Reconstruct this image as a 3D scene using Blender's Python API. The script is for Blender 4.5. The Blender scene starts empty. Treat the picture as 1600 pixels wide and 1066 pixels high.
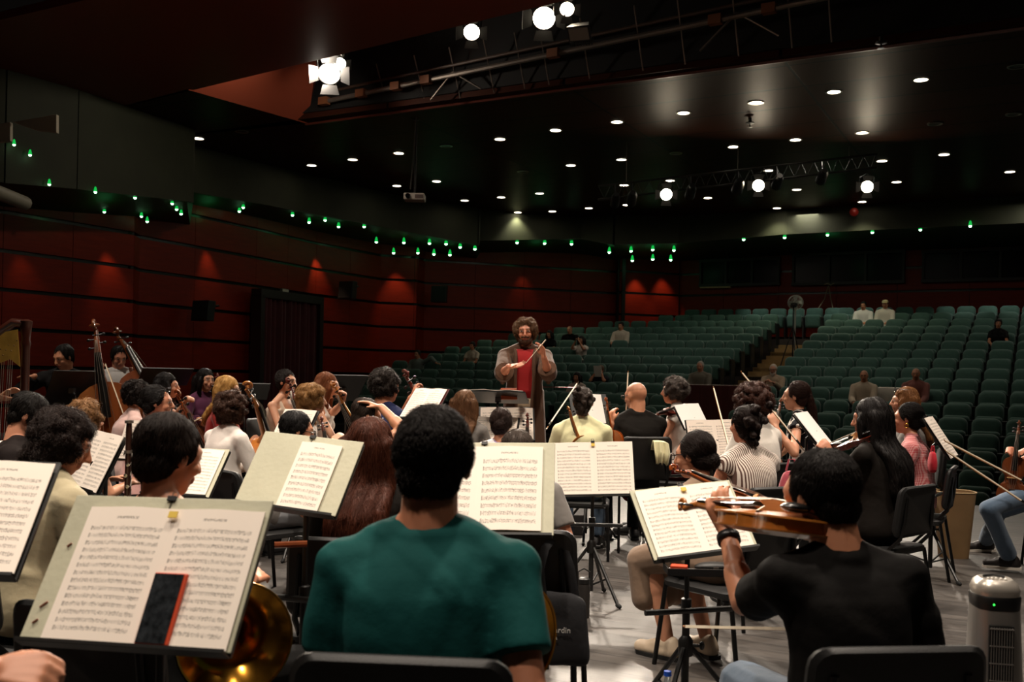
import bpy, math, random
import numpy as np
from mathutils import Vector, Matrix, noise
from mathutils.bvhtree import BVHTree
random.seed(7); RNG = np.random.default_rng(7)
SC = bpy.context.scene; COL = SC.collection
PI = math.pi
V = Vector
# ---------------------------------------------------------------- camera model
F = 1556.0; CAMH = 1.4; RHO = 0.021; PX0 = 800.0; PY0 = 587.0
def W(px, py, Y):
    """point seen at photo pixel (px,py), Y metres in front of the camera"""
    dx, dy = px - PX0, py - PY0
    u = dx*math.cos(RHO) + dy*math.sin(RHO); v = -dx*math.sin(RHO) + dy*math.cos(RHO)
    return V((u*Y/F, Y, CAMH - v*Y/F))
def proj(p):
    u = F*p[0]/p[1]; v = -F*(p[2]-CAMH)/p[1]
    return PX0 + u*math.cos(RHO) - v*math.sin(RHO), PY0 + u*math.sin(RHO) + v*math.cos(RHO)
HA = 0.4909; CA, SA = math.cos(HA), math.sin(HA)
def HW(u, v, z): return V((u*CA + v*SA, -u*SA + v*CA, z))       # hall frame -> world
def HUV(p): return p[0]*CA - p[1]*SA, p[0]*SA + p[1]*CA
def Yon(px, py, z):                                               # depth where the pixel's ray meets height z
    dx, dy = px - PX0, py - PY0
    v = -dx*math.sin(RHO) + dy*math.cos(RHO)
    return (CAMH - z)*F/v
cam_d = bpy.data.cameras.new('camera'); cam = bpy.data.objects.new('camera', cam_d); COL.objects.link(cam)
cam_d.sensor_width = 36; cam_d.sensor_fit = 'HORIZONTAL'; cam_d.lens = 36*F/1600
cam.location = (0, 0, CAMH); cam.rotation_euler = (PI/2, 0, 0)
cam.matrix_world = Matrix.Translation((0, 0, CAMH)) @ Matrix.Rotation(PI/2, 4, 'X') @ Matrix.Rotation(RHO, 4, 'Z')
cam_d.shift_y = (PY0 - 533)/1600; cam_d.clip_start = 0.05; cam_d.clip_end = 200
cam_d.dof.use_dof = True; cam_d.dof.focus_distance = 6.5; cam_d.dof.aperture_fstop = 5.0
SC.camera = cam
# ---------------------------------------------------------------- materials
def lin(c):
    if isinstance(c, str): c = [int(c[i:i+2], 16)/255 for i in (0, 2, 4)]
    return tuple((x/12.92 if x <= .04045 else ((x+.055)/1.055)**2.4) for x in c) + (1.0,)
MATS = {}
def mat(name, color, rough=.6, metal=0., bump=None, spec=None, emit=None, estr=0., sheen=0., coat=0., vary=0., vscale=6., vdet=4, trans=0., vstretch=(1, 1, 1)):
    if name in MATS: return MATS[name]
    m = bpy.data.materials.new(name); m.use_nodes = True; MATS[name] = m
    nt = m.node_tree; b = nt.nodes['Principled BSDF']
    b.inputs['Base Color'].default_value = lin(color); b.inputs['Roughness'].default_value = rough; b.inputs['Metallic'].default_value = metal
    if spec is not None: b.inputs['Specular IOR Level'].default_value = spec
    if sheen: b.inputs['Sheen Weight'].default_value = sheen
    if coat: b.inputs['Coat Weight'].default_value = coat
    if trans: b.inputs['Transmission Weight'].default_value = trans
    if emit is not None:
        b.inputs['Emission Color'].default_value = lin(emit); b.inputs['Emission Strength'].default_value = estr
    def coords(sc):
        tc = nt.nodes.new('ShaderNodeTexCoord'); mp = nt.nodes.new('ShaderNodeMapping')
        mp.inputs['Scale'].default_value = [sc*s for s in vstretch]; nt.links.new(tc.outputs['Object'], mp.inputs[0]); return mp.outputs[0]
    if vary:
        n = nt.nodes.new('ShaderNodeTexNoise'); n.inputs['Scale'].default_value = 1; n.inputs['Detail'].default_value = vdet
        nt.links.new(coords(vscale), n.inputs['Vector'])
        r = nt.nodes.new('ShaderNodeMapRange'); r.inputs[1].default_value = .3; r.inputs[2].default_value = .7; r.inputs[3].default_value = 1-vary; r.inputs[4].default_value = 1+vary
        nt.links.new(n.outputs['Fac'], r.inputs[0])
        mx = nt.nodes.new('ShaderNodeMix'); mx.data_type = 'RGBA'; mx.blend_type = 'MULTIPLY'; mx.inputs[0].default_value = 1
        mx.inputs[6].default_value = lin(color); nt.links.new(r.outputs[0], mx.inputs[7]); nt.links.new(mx.outputs[2], b.inputs['Base Color'])
    if bump:
        sc, st = bump[0], bump[1]
        n = nt.nodes.new('ShaderNodeTexNoise'); n.inputs['Scale'].default_value = 1; n.inputs['Detail'].default_value = 5
        nt.links.new(coords(sc), n.inputs['Vector'])
        bp = nt.nodes.new('ShaderNodeBump'); bp.inputs['Strength'].default_value = st; bp.inputs['Distance'].default_value = bump[2] if len(bump) > 2 else .01
        nt.links.new(n.outputs['Fac'], bp.inputs['Height']); nt.links.new(bp.outputs[0], b.inputs['Normal'])
    return m
class NT:
    """small node-building helper"""
    def __init__(s, m): s.m = m; s.t = m.node_tree; s.b = s.t.nodes['Principled BSDF']
    def n(s, kind, **kw):
        x = s.t.nodes.new(kind)
        for k, v in kw.items(): setattr(x, k, v)
        return x
    def l(s, a, b): s.t.links.new(a, b)
    def math(s, op, a, b=None, c=None):
        x = s.n('ShaderNodeMath', operation=op)
        for i, q in enumerate((a, b, c)):
            if q is None: continue
            if isinstance(q, (int, float)): x.inputs[i].default_value = q
            else: s.l(q, x.inputs[i])
        return x.outputs[0]
    def mix(s, fac, a, b, mode='MIX'):
        x = s.n('ShaderNodeMix', data_type='RGBA', blend_type=mode)
        for i, q in ((0, fac), (6, a), (7, b)):
            if isinstance(q, (int, float)): x.inputs[i].default_value = q
            elif isinstance(q, tuple): x.inputs[i].default_value = q
            else: s.l(q, x.inputs[i])
        return x.outputs[2]
    def noise(s, vec, scale, det=4, rough=.5):
        x = s.n('ShaderNodeTexNoise'); x.inputs['Scale'].default_value = scale; x.inputs['Detail'].default_value = det; x.inputs['Roughness'].default_value = rough
        if vec is not None: s.l(vec, x.inputs['Vector'])
        return x.outputs['Fac']
    def obj(s, sc=(1, 1, 1), which='Object', rot=(0, 0, 0)):
        tc = s.n('ShaderNodeTexCoord'); mp = s.n('ShaderNodeMapping'); mp.inputs['Scale'].default_value = sc; mp.inputs['Rotation'].default_value = rot
        s.l(tc.outputs[which], mp.inputs[0]); return mp.outputs[0]
    def sep(s, vec):
        x = s.n('ShaderNodeSeparateXYZ'); s.l(vec, x.inputs[0]); return x.outputs
    def bump(s, h, st=.5, d=.01):
        x = s.n('ShaderNodeBump'); x.inputs['Strength'].default_value = st; x.inputs['Distance'].default_value = d; s.l(h, x.inputs['Height']); s.l(x.outputs[0], s.b.inputs['Normal'])
# ---------------------------------------------------------------- mesh building
def ortho(d):
    d = V(d).normalized(); a = V((0, 0, 1)) if abs(d.z) < .9 else V((0, 1, 0))
    x = d.cross(a).normalized(); return x, d.cross(x).normalized()
class MB:
    def __init__(s): s.v = []; s.f = []; s.mi = []; s.cur = 0; s.uv = {}
    M = None
    def add(s, vs, fs):
        o = len(s.v); s.v.extend([tuple(s.M @ V(p)) if s.M is not None else tuple(p) for p in vs])
        for f in fs: s.f.append([i+o for i in f]); s.mi.append(s.cur)
    def box(s, c, size, R=None):
        c = V(c); hx, hy, hz = [q/2 for q in size]; R = R or Matrix.Identity(3)
        vs = [c + R @ V((x*hx, y*hy, z*hz)) for x in (-1, 1) for y in (-1, 1) for z in (-1, 1)]
        s.add(vs, [(0, 1, 3, 2), (4, 6, 7, 5), (0, 4, 5, 1), (2, 3, 7, 6), (0, 2, 6, 4), (1, 5, 7, 3)])
    def rings(s, rings, cap=True, closed=True):
        n = len(rings[0]); vs = [p for r in rings for p in r]; fs = []
        for i in range(len(rings)-1):
            for j in range(n if closed else n-1):
                k = (j+1) % n; fs.append((i*n+j, i*n+k, (i+1)*n+k, (i+1)*n+j))
        if cap: fs.append(tuple(reversed(range(n)))); fs.append(tuple(range((len(rings)-1)*n, len(rings)*n)))
        s.add(vs, fs)
    def tube(s, pts, r, n=8, cap=True, flat=1.0, up=None):
        pts = [V(p) for p in pts]; rs = r if isinstance(r, (list, tuple)) else [r]*len(pts); R = []; px = None
        for i, p in enumerate(pts):
            d = (pts[min(i+1, len(pts)-1)] - pts[max(i-1, 0)])
            if d.length < 1e-9: d = V((0, 0, 1))
            d.normalize()
            if px is None:
                px = (V(up).cross(d).normalized() if up is not None else ortho(d)[0])
            px = (px - d*px.dot(d)); px = px.normalized() if px.length > 1e-6 else ortho(d)[0]
            py = d.cross(px)
            R.append([p + (px*math.cos(2*PI*k/n) + py*math.sin(2*PI*k/n)*flat)*rs[i] for k in range(n)])
        s.rings(R, cap)
    def capsule(s, a, b, ra, rb=None, n=12, m=4):
        a, b = V(a), V(b); rb = ra if rb is None else rb; d = b-a; L = d.length
        d = d.normalized() if L > 1e-9 else V((0, 0, 1)); x, y = ortho(d); R = []
        for i in range(m+1):
            t = PI/2*(1 - i/m) if i else PI/2*.96
            R.append((a - d*ra*math.sin(t), ra*math.cos(t)))
        for i in range(m+1):
            t = PI/2*i/m if i < m else PI/2*.96
            R.append((b + d*rb*math.sin(t), rb*math.cos(t)))
        s.rings([[c + (x*math.cos(2*PI*k/n) + y*math.sin(2*PI*k/n))*r for k in range(n)] for c, r in R])
    def chain(s, pts, rs, n=12):
        for i in range(len(pts)-1): s.capsule(pts[i], pts[i+1], rs[i], rs[i+1], n)
    def ell(s, c, r, R=None, nu=16, nv=10):
        c = V(c); R = R or Matrix.Identity(3); rg = []
        for i in range(nv+1):
            t = PI*min(max(i/nv, .015), .985) - PI/2
            rg.append([c + R @ V((r[0]*math.cos(t)*math.cos(2*PI*k/nu), r[1]*math.cos(t)*math.sin(2*PI*k/nu), r[2]*math.sin(t))) for k in range(nu)])
        s.rings(rg)
    def lathe(s, prof, n=24, c=(0, 0, 0), R=None, cap=True):
        c = V(c); R = R or Matrix.Identity(3)
        s.rings([[c + R @ V((r*math.cos(2*PI*k/n), r*math.sin(2*PI*k/n), z)) for k in range(n)] for r, z in prof], cap)
    def quad(s, pts): s.add(pts, [tuple(range(len(pts)))])
    def slab(s, pts, thick):                       # planar polygon extruded along -normal
        pts = [V(p) for p in pts]; nrm = (pts[1]-pts[0]).cross(pts[2]-pts[0]).normalized(); n = len(pts)
        b = [p - nrm*thick for p in pts]
        s.add(pts+b, [tuple(range(n)), tuple(reversed(range(n, 2*n)))] + [(j, j+n, (j+1) % n+n, (j+1) % n) for j in range(n)])
    def mesh(s, name):
        me = bpy.data.meshes.new(name); me.from_pydata(s.v, [], s.f); return me
    def build(s, name, mats, parent=None, smooth=True, bevel=0, angle=40, fixn=True):
        me = s.mesh(name); mats = mats if isinstance(mats, (list, tuple)) else [mats]
        for m in mats: me.materials.append(m)
        if len(mats) > 1: me.polygons.foreach_set('material_index', s.mi)
        if fixn:
            import bmesh
            bm = bmesh.new(); bm.from_mesh(me); bmesh.ops.recalc_face_normals(bm, faces=bm.faces); bm.to_mesh(me); bm.free()
        o = bpy.data.objects.new(name, me); COL.objects.link(o)
        if parent is not None: o.parent = parent
        if smooth:
            me.shade_smooth()
            try: me.set_sharp_from_angle(angle=math.radians(angle))
            except Exception: pass
        if bevel:
            b = o.modifiers.new('bevel', 'BEVEL'); b.width = bevel; b.segments = 2; b.limit_method = 'ANGLE'; b.angle_limit = math.radians(50)
        return o
TMP = bpy.data.scenes.new('scratch'); TVL = TMP.view_layers[0]
def remesh(mb, name, material, voxel, smooth=4, fold=0., foldscale=1., parent=None, link=True, seed=0, sfac=.5):
    """fuse overlapping closed shapes into ONE continuous surface"""
    me = mb.mesh(name+'_src'); o = bpy.data.objects.new('tmp', me); TMP.collection.objects.link(o)
    m = o.modifiers.new('r', 'REMESH'); m.mode = 'VOXEL'; m.voxel_size = voxel; m.use_smooth_shade = True
    if smooth: k = o.modifiers.new('s', 'SMOOTH'); k.factor = sfac; k.iterations = smooth
    TVL.update(); dg = TVL.depsgraph; dg.update()
    out = bpy.data.meshes.new_from_object(o.evaluated_get(dg)); out.name = name
    bpy.data.objects.remove(o); bpy.data.meshes.remove(me)
    out.materials.clear(); out.materials.append(material)
    if fold: folds(out, fold, foldscale, seed)
    out.polygons.foreach_set('use_smooth', [True]*len(out.polygons))
    ob = bpy.data.objects.new(name, out)
    if link: COL.objects.link(ob)
    if parent is not None: ob.parent = parent
    return ob
def folds(me, amp, scale, seed):
    n = len(me.vertices); co = np.empty(n*3, 'f'); me.vertices.foreach_get('co', co); co = co.reshape(-1, 3)
    no = np.empty(n*3, 'f'); me.vertices.foreach_get('normal', no); no = no.reshape(-1, 3)
    rng = np.random.default_rng(seed+11); p = co*scale; h = np.zeros(n)
    w = np.stack([np.sin(p @ rng.normal(0, 6, 3) + rng.uniform(0, 6)) for _ in range(3)], 1)
    for i in range(6):
        d = rng.normal(0, 1, 3); d[2] *= .9; d /= np.linalg.norm(d); fr = rng.uniform(14, 44)
        q = np.sin(p @ d*fr + (w @ rng.normal(0, .8, 3)) + rng.uniform(0, 6))
        msk = np.clip(np.sin(p @ rng.normal(0, 6, 3) + rng.uniform(0, 6)), 0, 1)
        h += (np.exp(-4*(q-1)**2) - .35)*msk*(18/fr)**.5*1.3
    co = co + no*(h*amp*.6)[:, None]
    me.vertices.foreach_set('co', co.astype('f').ravel()); me.update()
# ---------------------------------------------------------------- things
def tag(o, label=None, cat=None, group=None, kind=None):
    if label: o['label'] = label
    if cat: o['category'] = cat
    if group: o['group'] = group
    if kind: o['kind'] = kind
    return o
def thing(name, label, cat, M=None, group=None):
    o = bpy.data.objects.new(name, None); COL.objects.link(o); o.empty_display_size = .1
    if M is not None: o.matrix_world = M if isinstance(M, Matrix) else Matrix.Translation(M)
    return tag(o, label, cat, group)
def dup(root, M, label=None, group=None):
    r = root.copy(); COL.objects.link(r); r.matrix_world = M
    if label: r['label'] = label
    if group: r['group'] = group
    for ch in root.children:
        c = ch.copy(); COL.objects.link(c); c.parent = r
        for g in ch.children:
            d = g.copy(); COL.objects.link(d); d.parent = c
    return r
def struct(o): o['kind'] = 'structure'; return o
def Mz(loc, ang=0, sc=1): return Matrix.Translation(loc) @ Matrix.Rotation(ang, 4, 'Z') @ Matrix.Scale(sc, 4)
ORD = ['first', 'second', 'third', 'fourth', 'fifth', 'sixth', 'seventh', 'eighth', 'ninth', 'tenth', 'eleventh', 'twelfth', 'thirteenth', 'fourteenth', 'fifteenth', 'sixteenth', 'seventeenth', 'eighteenth', 'nineteenth', 'twentieth', 'twenty-first', 'twenty-second', 'twenty-third', 'twenty-fourth', 'twenty-fifth', 'twenty-sixth', 'twenty-seventh', 'twenty-eighth', 'twenty-ninth', 'thirtieth', 'thirty-first', 'thirty-second', 'thirty-third', 'thirty-fourth', 'thirty-fifth', 'thirty-sixth', 'thirty-seventh', 'thirty-eighth', 'thirty-ninth', 'fortieth']
# ================================================================ the hall
ROW0, ROWP, SEATP = 16.51, 0.954, 0.5494
def row_v(k): return ROW0 + ROWP*k
def row_floor(k): return -.85 + .2354*k
def Yv(px, v):                                   # depth where pixel column px meets hall line v
    q = (px-800)/F; return v/(q*SA + CA)
CEIL = 6.3
blackmat = mat('black_paint', '0b0b0b', .5)
# --- floors
def floor_mat():
    m = mat('stage_planks', '6f6a66', .5); N = NT(m); FD = .62
    vec = N.obj(rot=(0, 0, HA))                     # planks run across the stage
    br = N.n('ShaderNodeTexBrick'); N.l(vec, br.inputs['Vector'])
    br.inputs['Scale'].default_value = 1; br.inputs['Brick Width'].default_value = 2.4; br.inputs['Row Height'].default_value = .13; br.inputs['Mortar Size'].default_value = .008
    br.inputs['Color1'].default_value = lin('605a55'); br.inputs['Color2'].default_value = lin('423e3b'); br.inputs['Mortar'].default_value = lin('161514'); br.offset = .37
    mp = N.n('ShaderNodeMapping'); mp.inputs['Scale'].default_value = (1.1, 15, 1); N.l(vec, mp.inputs[0])
    g = N.noise(mp.outputs[0], 1.6, 6, .7)
    g2 = N.noise(vec, 1.7, 5, .6)
    c = N.mix(N.math('MULTIPLY', N.math('SMOOTH_MIN', N.math('MULTIPLY', N.math('SUBTRACT', g, .38), 3.2), 1, .2), .85), lin('3b3836'), br.outputs['Color'])
    worn = N.n('ShaderNodeMapRange'); worn.inputs[1].default_value = .42; worn.inputs[2].default_value = .62; N.l(g2, worn.inputs[0])
    c = N.mix(N.math('MULTIPLY', worn.outputs[0], .22), c, lin('6e6862'))
    N.l(c, N.b.inputs['Base Color'])
    N.l(N.math('ADD', N.math('MULTIPLY', g, .35), .25), N.b.inputs['Roughness'])
    N.bump(N.math('SUBTRACT', g, N.math('MULTIPLY', br.outputs['Fac'], 2)), .35, .004)
    return m
mb = MB(); mb.slab([HW(-17, -8, 0), HW(13, -8, 0), HW(13, 12.8, 0), HW(-17, 12.8, 0)], 1.0)
struct(mb.build('floor', floor_mat(), smooth=False))
carpet = mat('hall_carpet', '2a201c', .9, bump=(90, .3))
mb = MB(); mb.slab([HW(-26, 12.8, -.95), HW(16, 12.8, -.95), HW(16, 40, -.95), HW(-26, 40, -.95)], .2)
struct(mb.build('floor', carpet, smooth=False))
mb = MB()
for k in range(1, 16):
    v0 = row_v(k)-.42; z = row_floor(k); v1 = 34.5
    mb.box(HW(-4, (v0+v1)/2, z-.12), (24, v1-v0, .2354), Matrix.Rotation(-HA, 3, 'Z'))
struct(mb.build('floor', carpet, smooth=False))
stepm = mat('stair_carpet', '8a7048', .85, bump=(80, .3), vary=.15)
mb = MB(); mb.cur = 0
for k in range(1, 15):
    for h in (0, 1):
        v0 = row_v(k)-.42-.47*(1-h)+ .0; z = row_floor(k)-.118*(1-h)
        mb.box(HW(-6.28, v0+.235, z+.005-.11), (1.24, .47, .24), Matrix.Rotation(-HA, 3, 'Z'))
tag(mb.build('aisle_steps', stepm, smooth=False), 'carpeted beige aisle steps rising between the two blocks of green seats', 'steps')
# --- red panelled walls
def wall_mat():
    m = mat('red_wood_panel', '5e1d0e', .35); N = NT(m)
    vec = N.obj(); mp = N.n('ShaderNodeMapping'); mp.inputs['Scale'].default_value = (1, 1, 9); N.l(vec, mp.inputs[0])
    g = N.noise(mp.outputs[0], 2.2, 5, .6)
    c = N.mix(g, lin('5e1407'), lin('8e2a12')); N.l(c, N.b.inputs['Base Color']); N.b.inputs['Roughness'].default_value = .42; N.b.inputs['Specular IOR Level'].default_value = .18
    return m
wallm = wall_mat(); groovem = mat('wall_groove_strip', '1c211d', .25, metal=.6)
G0, GS = 3.5, .713
def banded_wall(name, pts, z0, z1, thick=.12, seam=1.6):
    """pts: world (x,y) polyline seen from its right-hand side"""
    mb = MB()
    lv = [G0 + GS*i for i in range(-8, 6)]; lv = [z for z in lv if z0+.1 < z < z1-.1]
    edges = [z0] + lv + [z1]
    for a, b in zip(pts[:-1], pts[1:]):
        a, b = V((a[0], a[1], 0)), V((b[0], b[1], 0)); d = (b-a); L = d.length; d.normalize(); nrm = V((d.y, -d.x, 0))
        n = max(1, round(L/seam)); R = Matrix((d, -nrm, V((0, 0, 1)))).transposed()
        mb.cur = 1; mb.box((a+b)/2 - nrm*(thick*.5+.05) + V((0, 0, (z0+z1)/2)), (L+.1, thick, z1-z0), R)
        mb.cur = 0
        for lo, hi in zip(edges[:-1], edges[1:]):
            for i in range(n):
                c = a + d*(L*(i+.5)/n) - nrm*.02 + V((0, 0, (lo+hi)/2))
                mb.box(c, (L/n-.012, .07, hi-lo-.075), R)
    return struct(mb.build(name, [wallm, groovem], smooth=False))
def wp(px, Y): q = (px-800)/F; return (q*Y, Y)
LW = [(-420, 13.6), (-120, 17.0), (0, 18.3), (205, 20.9), (213, 21.4), (300, 22.9), (396, 24.9), (490, 27.4), (592, 29.9), (648, 30.2), (660, 30.9), (960, 33.2), (966, 32.8), (1058, 33.5)]
lwpts = [wp(*p) for p in LW]
banded_wall('wall_left', lwpts, -1.2, 5.6)
BV = 32.3
bwpts = [tuple(HW(u, BV, 0)[:2]) for u in (HUV(V((*lwpts[-1], 0)))[0]-.3, -4, 0, 4, 10, 16)]
banded_wall('wall_back', bwpts, 1.5, 6.4)
# projection-booth windows in the back wall
glassm = mat('booth_glass', '050607', .25, spec=.12); framem = mat('booth_frame', '0c0a09', .5)
for n, (xa, xb, ya, yb) in enumerate([(1095, 1216, 408, 447), (1240, 1411, 399, 445), (1443, 1625, 394, 440)], 1):
    pa, pb = W(xa, ya, Yv(xa, BV-.12)), W(xb, yb, Yv(xb, BV-.12))
    ua, ub = HUV(pa)[0], HUV(pb)[0]; zt, zb = pa.z, W(xa, yb, Yv(xa, BV)).z
    R = Matrix.Rotation(-HA, 3, 'Z')
    mb = MB(); w = ub-ua; cu = (ua+ub)/2
    for zc in (zt, zb): mb.box(HW(cu, BV-.10, zc), (w+.1, .2, .09), R)
    for uc in [ua, ub] + [ua+w*i/3 for i in (1, 2)]: mb.box(HW(uc, BV-.10, (zt+zb)/2), (.07, .18, zt-zb), R)
    fr = struct(mb.build(f'window_{n}', framem, smooth=False))
    mb = MB(); mb.box(HW(cu, BV-.06, (zt+zb)/2), (w, .05, zt-zb), R); mb.build('pane', glassm, fr, smooth=False)
    if n == 1:
        mb = MB(); mb.box(HW(ua+w*.2, BV-.14, zb-.07), (w*.4, .14, .05), R); mb.build('window_sill', mat('sill_beige', 'b39a72', .5), fr, smooth=False)
# --- stepped olive fascia above the walls, green soffit between it and the wall
fasm = mat('olive_fascia', '383c2b', .75, vary=.12, vscale=2); soffm = mat('green_soffit', '16331f', .6)
FP = [(-150, 15.6, 262), (2, 16.6, 287), (113, 17.7, 296), (293, 20.4, 316), (294, 21.9, 301), (400, 23.6, 319), (618, 27.6, 360), (742, 29.3, 384), (744, 29.7, 377), (908, 30.8, 374), (960, 30.2, 383), (1060, Yv(1060, 29.0), 381), (1230, Yv(1230, 28.9), 367), (1373, Yv(1373, 28.9), 360), (1700, Yv(1700, 28.9), 345)]
mb = MB(); fb = [W(px, py, Y) for px, Y, py in FP]
for a, b in zip(fb[:-1], fb[1:]):
    a1, b1 = V((a.x, a.y, CEIL+.35)), V((b.x, b.y, CEIL+.35)); mb.slab([a, b, b1, a1], -.12)
struct(mb.build('trim_1', fasm, smooth=False))
def wall_at(px):
    L = LW + [(1058.1, 33.5), (1700, Yv(1700, BV))]
    for (x0, y0), (x1, y1) in zip(L[:-1], L[1:]):
        if x0 <= px <= x1: return y0 + (y1-y0)*(px-x0)/(x1-x0+1e-9) if px < 1058 else Yv(px, BV)
    return L[-1][1]
def fas_at(px):
    for (x0, y0, z0), (x1, y1, z1) in zip(FP[:-1], FP[1:]):
        if x0 <= px <= x1:
            t = (px-x0)/(x1-x0); return y0+(y1-y0)*t, z0+(z1-z0)*t
    return FP[-1][1:]
mb = MB()
xs = [-140, -60, 0, 60, 113, 200, 292] + [296, 350, 400, 480, 560, 617] + [660, 741] + [746, 820, 907, 960, 1057] + [1062, 1230, 1373, 1500, 1690]
for x0, x1 in zip(xs[:-1], xs[1:]):
    q = []
    for x in (x0, x1):
        Y, py = fas_at(x); a = W(x, py, Y+.02); Yw = wall_at(x); b = V(((x-800)/F*Yw, Yw, min(a.z-.12, 5.45)))
        q.append((a, b))
    mb.slab([q[0][0], q[1][0], q[1][1], q[0][1]], -.05)
struct(mb.build('trim_2', soffm, smooth=False))
# --- ceiling with dark glossy panels and the lighting slot over the stage front
def ceil_mat():
    m = mat('ceiling_panels', '23130e', .3); N = NT(m)
    vec = N.obj(rot=(0, 0, HA)); br = N.n('ShaderNodeTexBrick'); N.l(vec, br.inputs['Vector'])
    br.inputs['Scale'].default_value = 1; br.inputs['Brick Width'].default_value = 3.6; br.inputs['Row Height'].default_value = 1.2; br.inputs['Mortar Size'].default_value = .025; br.offset = 0
    br.inputs['Color1'].default_value = lin('3d2016'); br.inputs['Color2'].default_value = lin('331a11'); br.inputs['Mortar'].default_value = lin('060404')
    N.l(br.outputs['Color'], N.b.inputs['Base Color']); N.b.inputs['Roughness'].default_value = .42; N.b.inputs['Specular IOR Level'].default_value = .055
    n = N.noise(vec, 1.3, 3)
    N.bump(N.math('SUBTRACT', N.math('MULTIPLY', n, .25), br.outputs['Fac']), .25, .02)
    return m
ceilm = ceil_mat()
mb = MB()
mb.slab([HW(-17, 15.1, CEIL), HW(-17, 34, CEIL), HW(17, 34, CEIL), HW(17, 15.1, CEIL)], .12)
struct(mb.build('ceiling', ceilm, smooth=False))
mb = MB()
mb.slab([HW(-20, 9.0, CEIL), HW(-20, 13.64, CEIL), HW(10, 9.63, CEIL), HW(10, 9.0, CEIL)], .12)
struct(mb.build('ceiling', mat('stage_ceiling', '7a2a1a', .5), smooth=False))
# left end of the slot: sloping red end panel, flat strip, dark void above
sl = W(478, 193, Yon(478, 193, CEIL)); sn = W(291, 140, Yon(291, 140, CEIL)); su = W(440, 106, 18.2)
redp = mat('slot_end_panel', 'a8523a', .4)
mb = MB(); mb.slab([sn, sl, sl + HW(.5, 0, 1.9), sn + HW(3.1, 0, 1.9)], -.06)
struct(mb.build('ceiling', redp, smooth=False))
u0 = HUV(sn)[0]
mb = MB(); mb.slab([HW(-17, 13.24, CEIL), HW(-17, 15.1, CEIL), sl, sn], .1)
struct(mb.build('ceiling', ceilm, smooth=False))
mb = MB(); void = mat('slot_void', '0a0b0a', .8)
mb.slab([HW(-17, 8.8, CEIL+2.2), HW(-17, 15.2, CEIL+2.2), HW(17, 15.2, CEIL+2.2), HW(17, 8.8, CEIL+2.2)], -.1)
mb.slab([HW(-17, 15.15, CEIL+.1), HW(17, 15.15, CEIL+.1), HW(17, 15.15, CEIL+2.3), HW(-17, 15.15, CEIL+2.3)], -.1)
mb.slab([HW(-20, 13.6, CEIL+.1), HW(10, 9.6, CEIL+.1), HW(10, 9.6, CEIL+2.3), HW(-20, 13.6, CEIL+2.3)], .1)
struct(mb.build('ceiling', void, smooth=False))
mb = MB(); mb.tube([sl + V((0, 0, -.01)), HW(12, 15.06, CEIL-.01)], .035, 6)
struct(mb.build('trim_3', mat('slot_edge', '5a2a20', .35), smooth=False))
# side walls, stage back (behind the camera) closing the building
closem = mat('black_masking', '070707', .9)
mb = MB(); mb.slab([HW(14, -8, -1), HW(14, 34, -1), HW(14, 34, 9), HW(14, -8, 9)], .1)
struct(mb.build('wall_right', mat('dark_red_wall', '2a0f09', .6), smooth=False))
mb = MB(); mb.slab([HW(-17, -8, -1), HW(14, -8, -1), HW(14, -8, 10), HW(-17, -8, 10)], -.1)
struct(mb.build('wall_behind', closem, smooth=False))
mb = MB(); mb.slab([HW(-17, -8, -.5), HW(-17, 9.8, -.5), HW(-17, 9.8, 10), HW(-17, -8, 10)], .1)
struct(mb.build('wall_wings', closem, smooth=False))
# --- curtain doorway and exit sign on the left wall
curm = mat('curtain_velvet', '4a0f14', .8, sheen=.3, vary=.2, vscale=3)
a, b = V((*wp(402, 24.6), 0)), V((*wp(486, 26.7), 0)); d = (b-a); L = d.length; d.normalize(); nr = V((d.y, -d.x, 0))
zt = W(440, 470, 25.6).z; mb = MB(); n = 120; R0 = []; R1 = []
for i in range(n+1):
    t = i/n; o = .07*math.sin(t*PI*2*11) + .03*math.sin(t*PI*2*4.3)
    p = a + d*(L*t) + nr*(.12+o); R0.append(p + V((0, 0, -1.0))); R1.append(p + V((0, 0, zt)))
mb.rings([[*R0, *[q - nr*.03 for q in reversed(R0)]], [*R1, *[q - nr*.03 for q in reversed(R1)]]])
tag(mb.build('curtain', curm), 'dark red velvet curtain in the left wall doorway under the exit sign', 'curtain')
mb = MB(); R = Matrix((d, -nr, V((0, 0, 1)))).transposed()
for e in (a - d*.12, b + d*.12): mb.box(e + nr*.08 + V((0, 0, zt/2-.5)), (.16, .3, zt+1.1), R)
mb.box((a+b)/2 + nr*.08 + V((0, 0, zt+.1)), (L+.4, .3, .2), R)
struct(mb.build('trim_4', mat('door_frame_dark', '1c0a06', .5), smooth=False))
p = W(444, 457, 25.3); t = thing('exit_sign', 'small pale box sign mounted above the red curtain doorway', 'sign', Matrix.Translation(p) @ R.to_4x4())
mb = MB(); mb.box((0, 0, 0), (.27, .08, .19)); mb.build('sign_box', mat('sign_housing', '4c4c44', .5), t, smooth=False, bevel=.01)
mb = MB(); mb.box((0, -.045, 0), (.24, .01, .15)); mb.build('sign_face', mat('sign_face', 'c9c7b4', .5), t, smooth=False)
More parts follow.
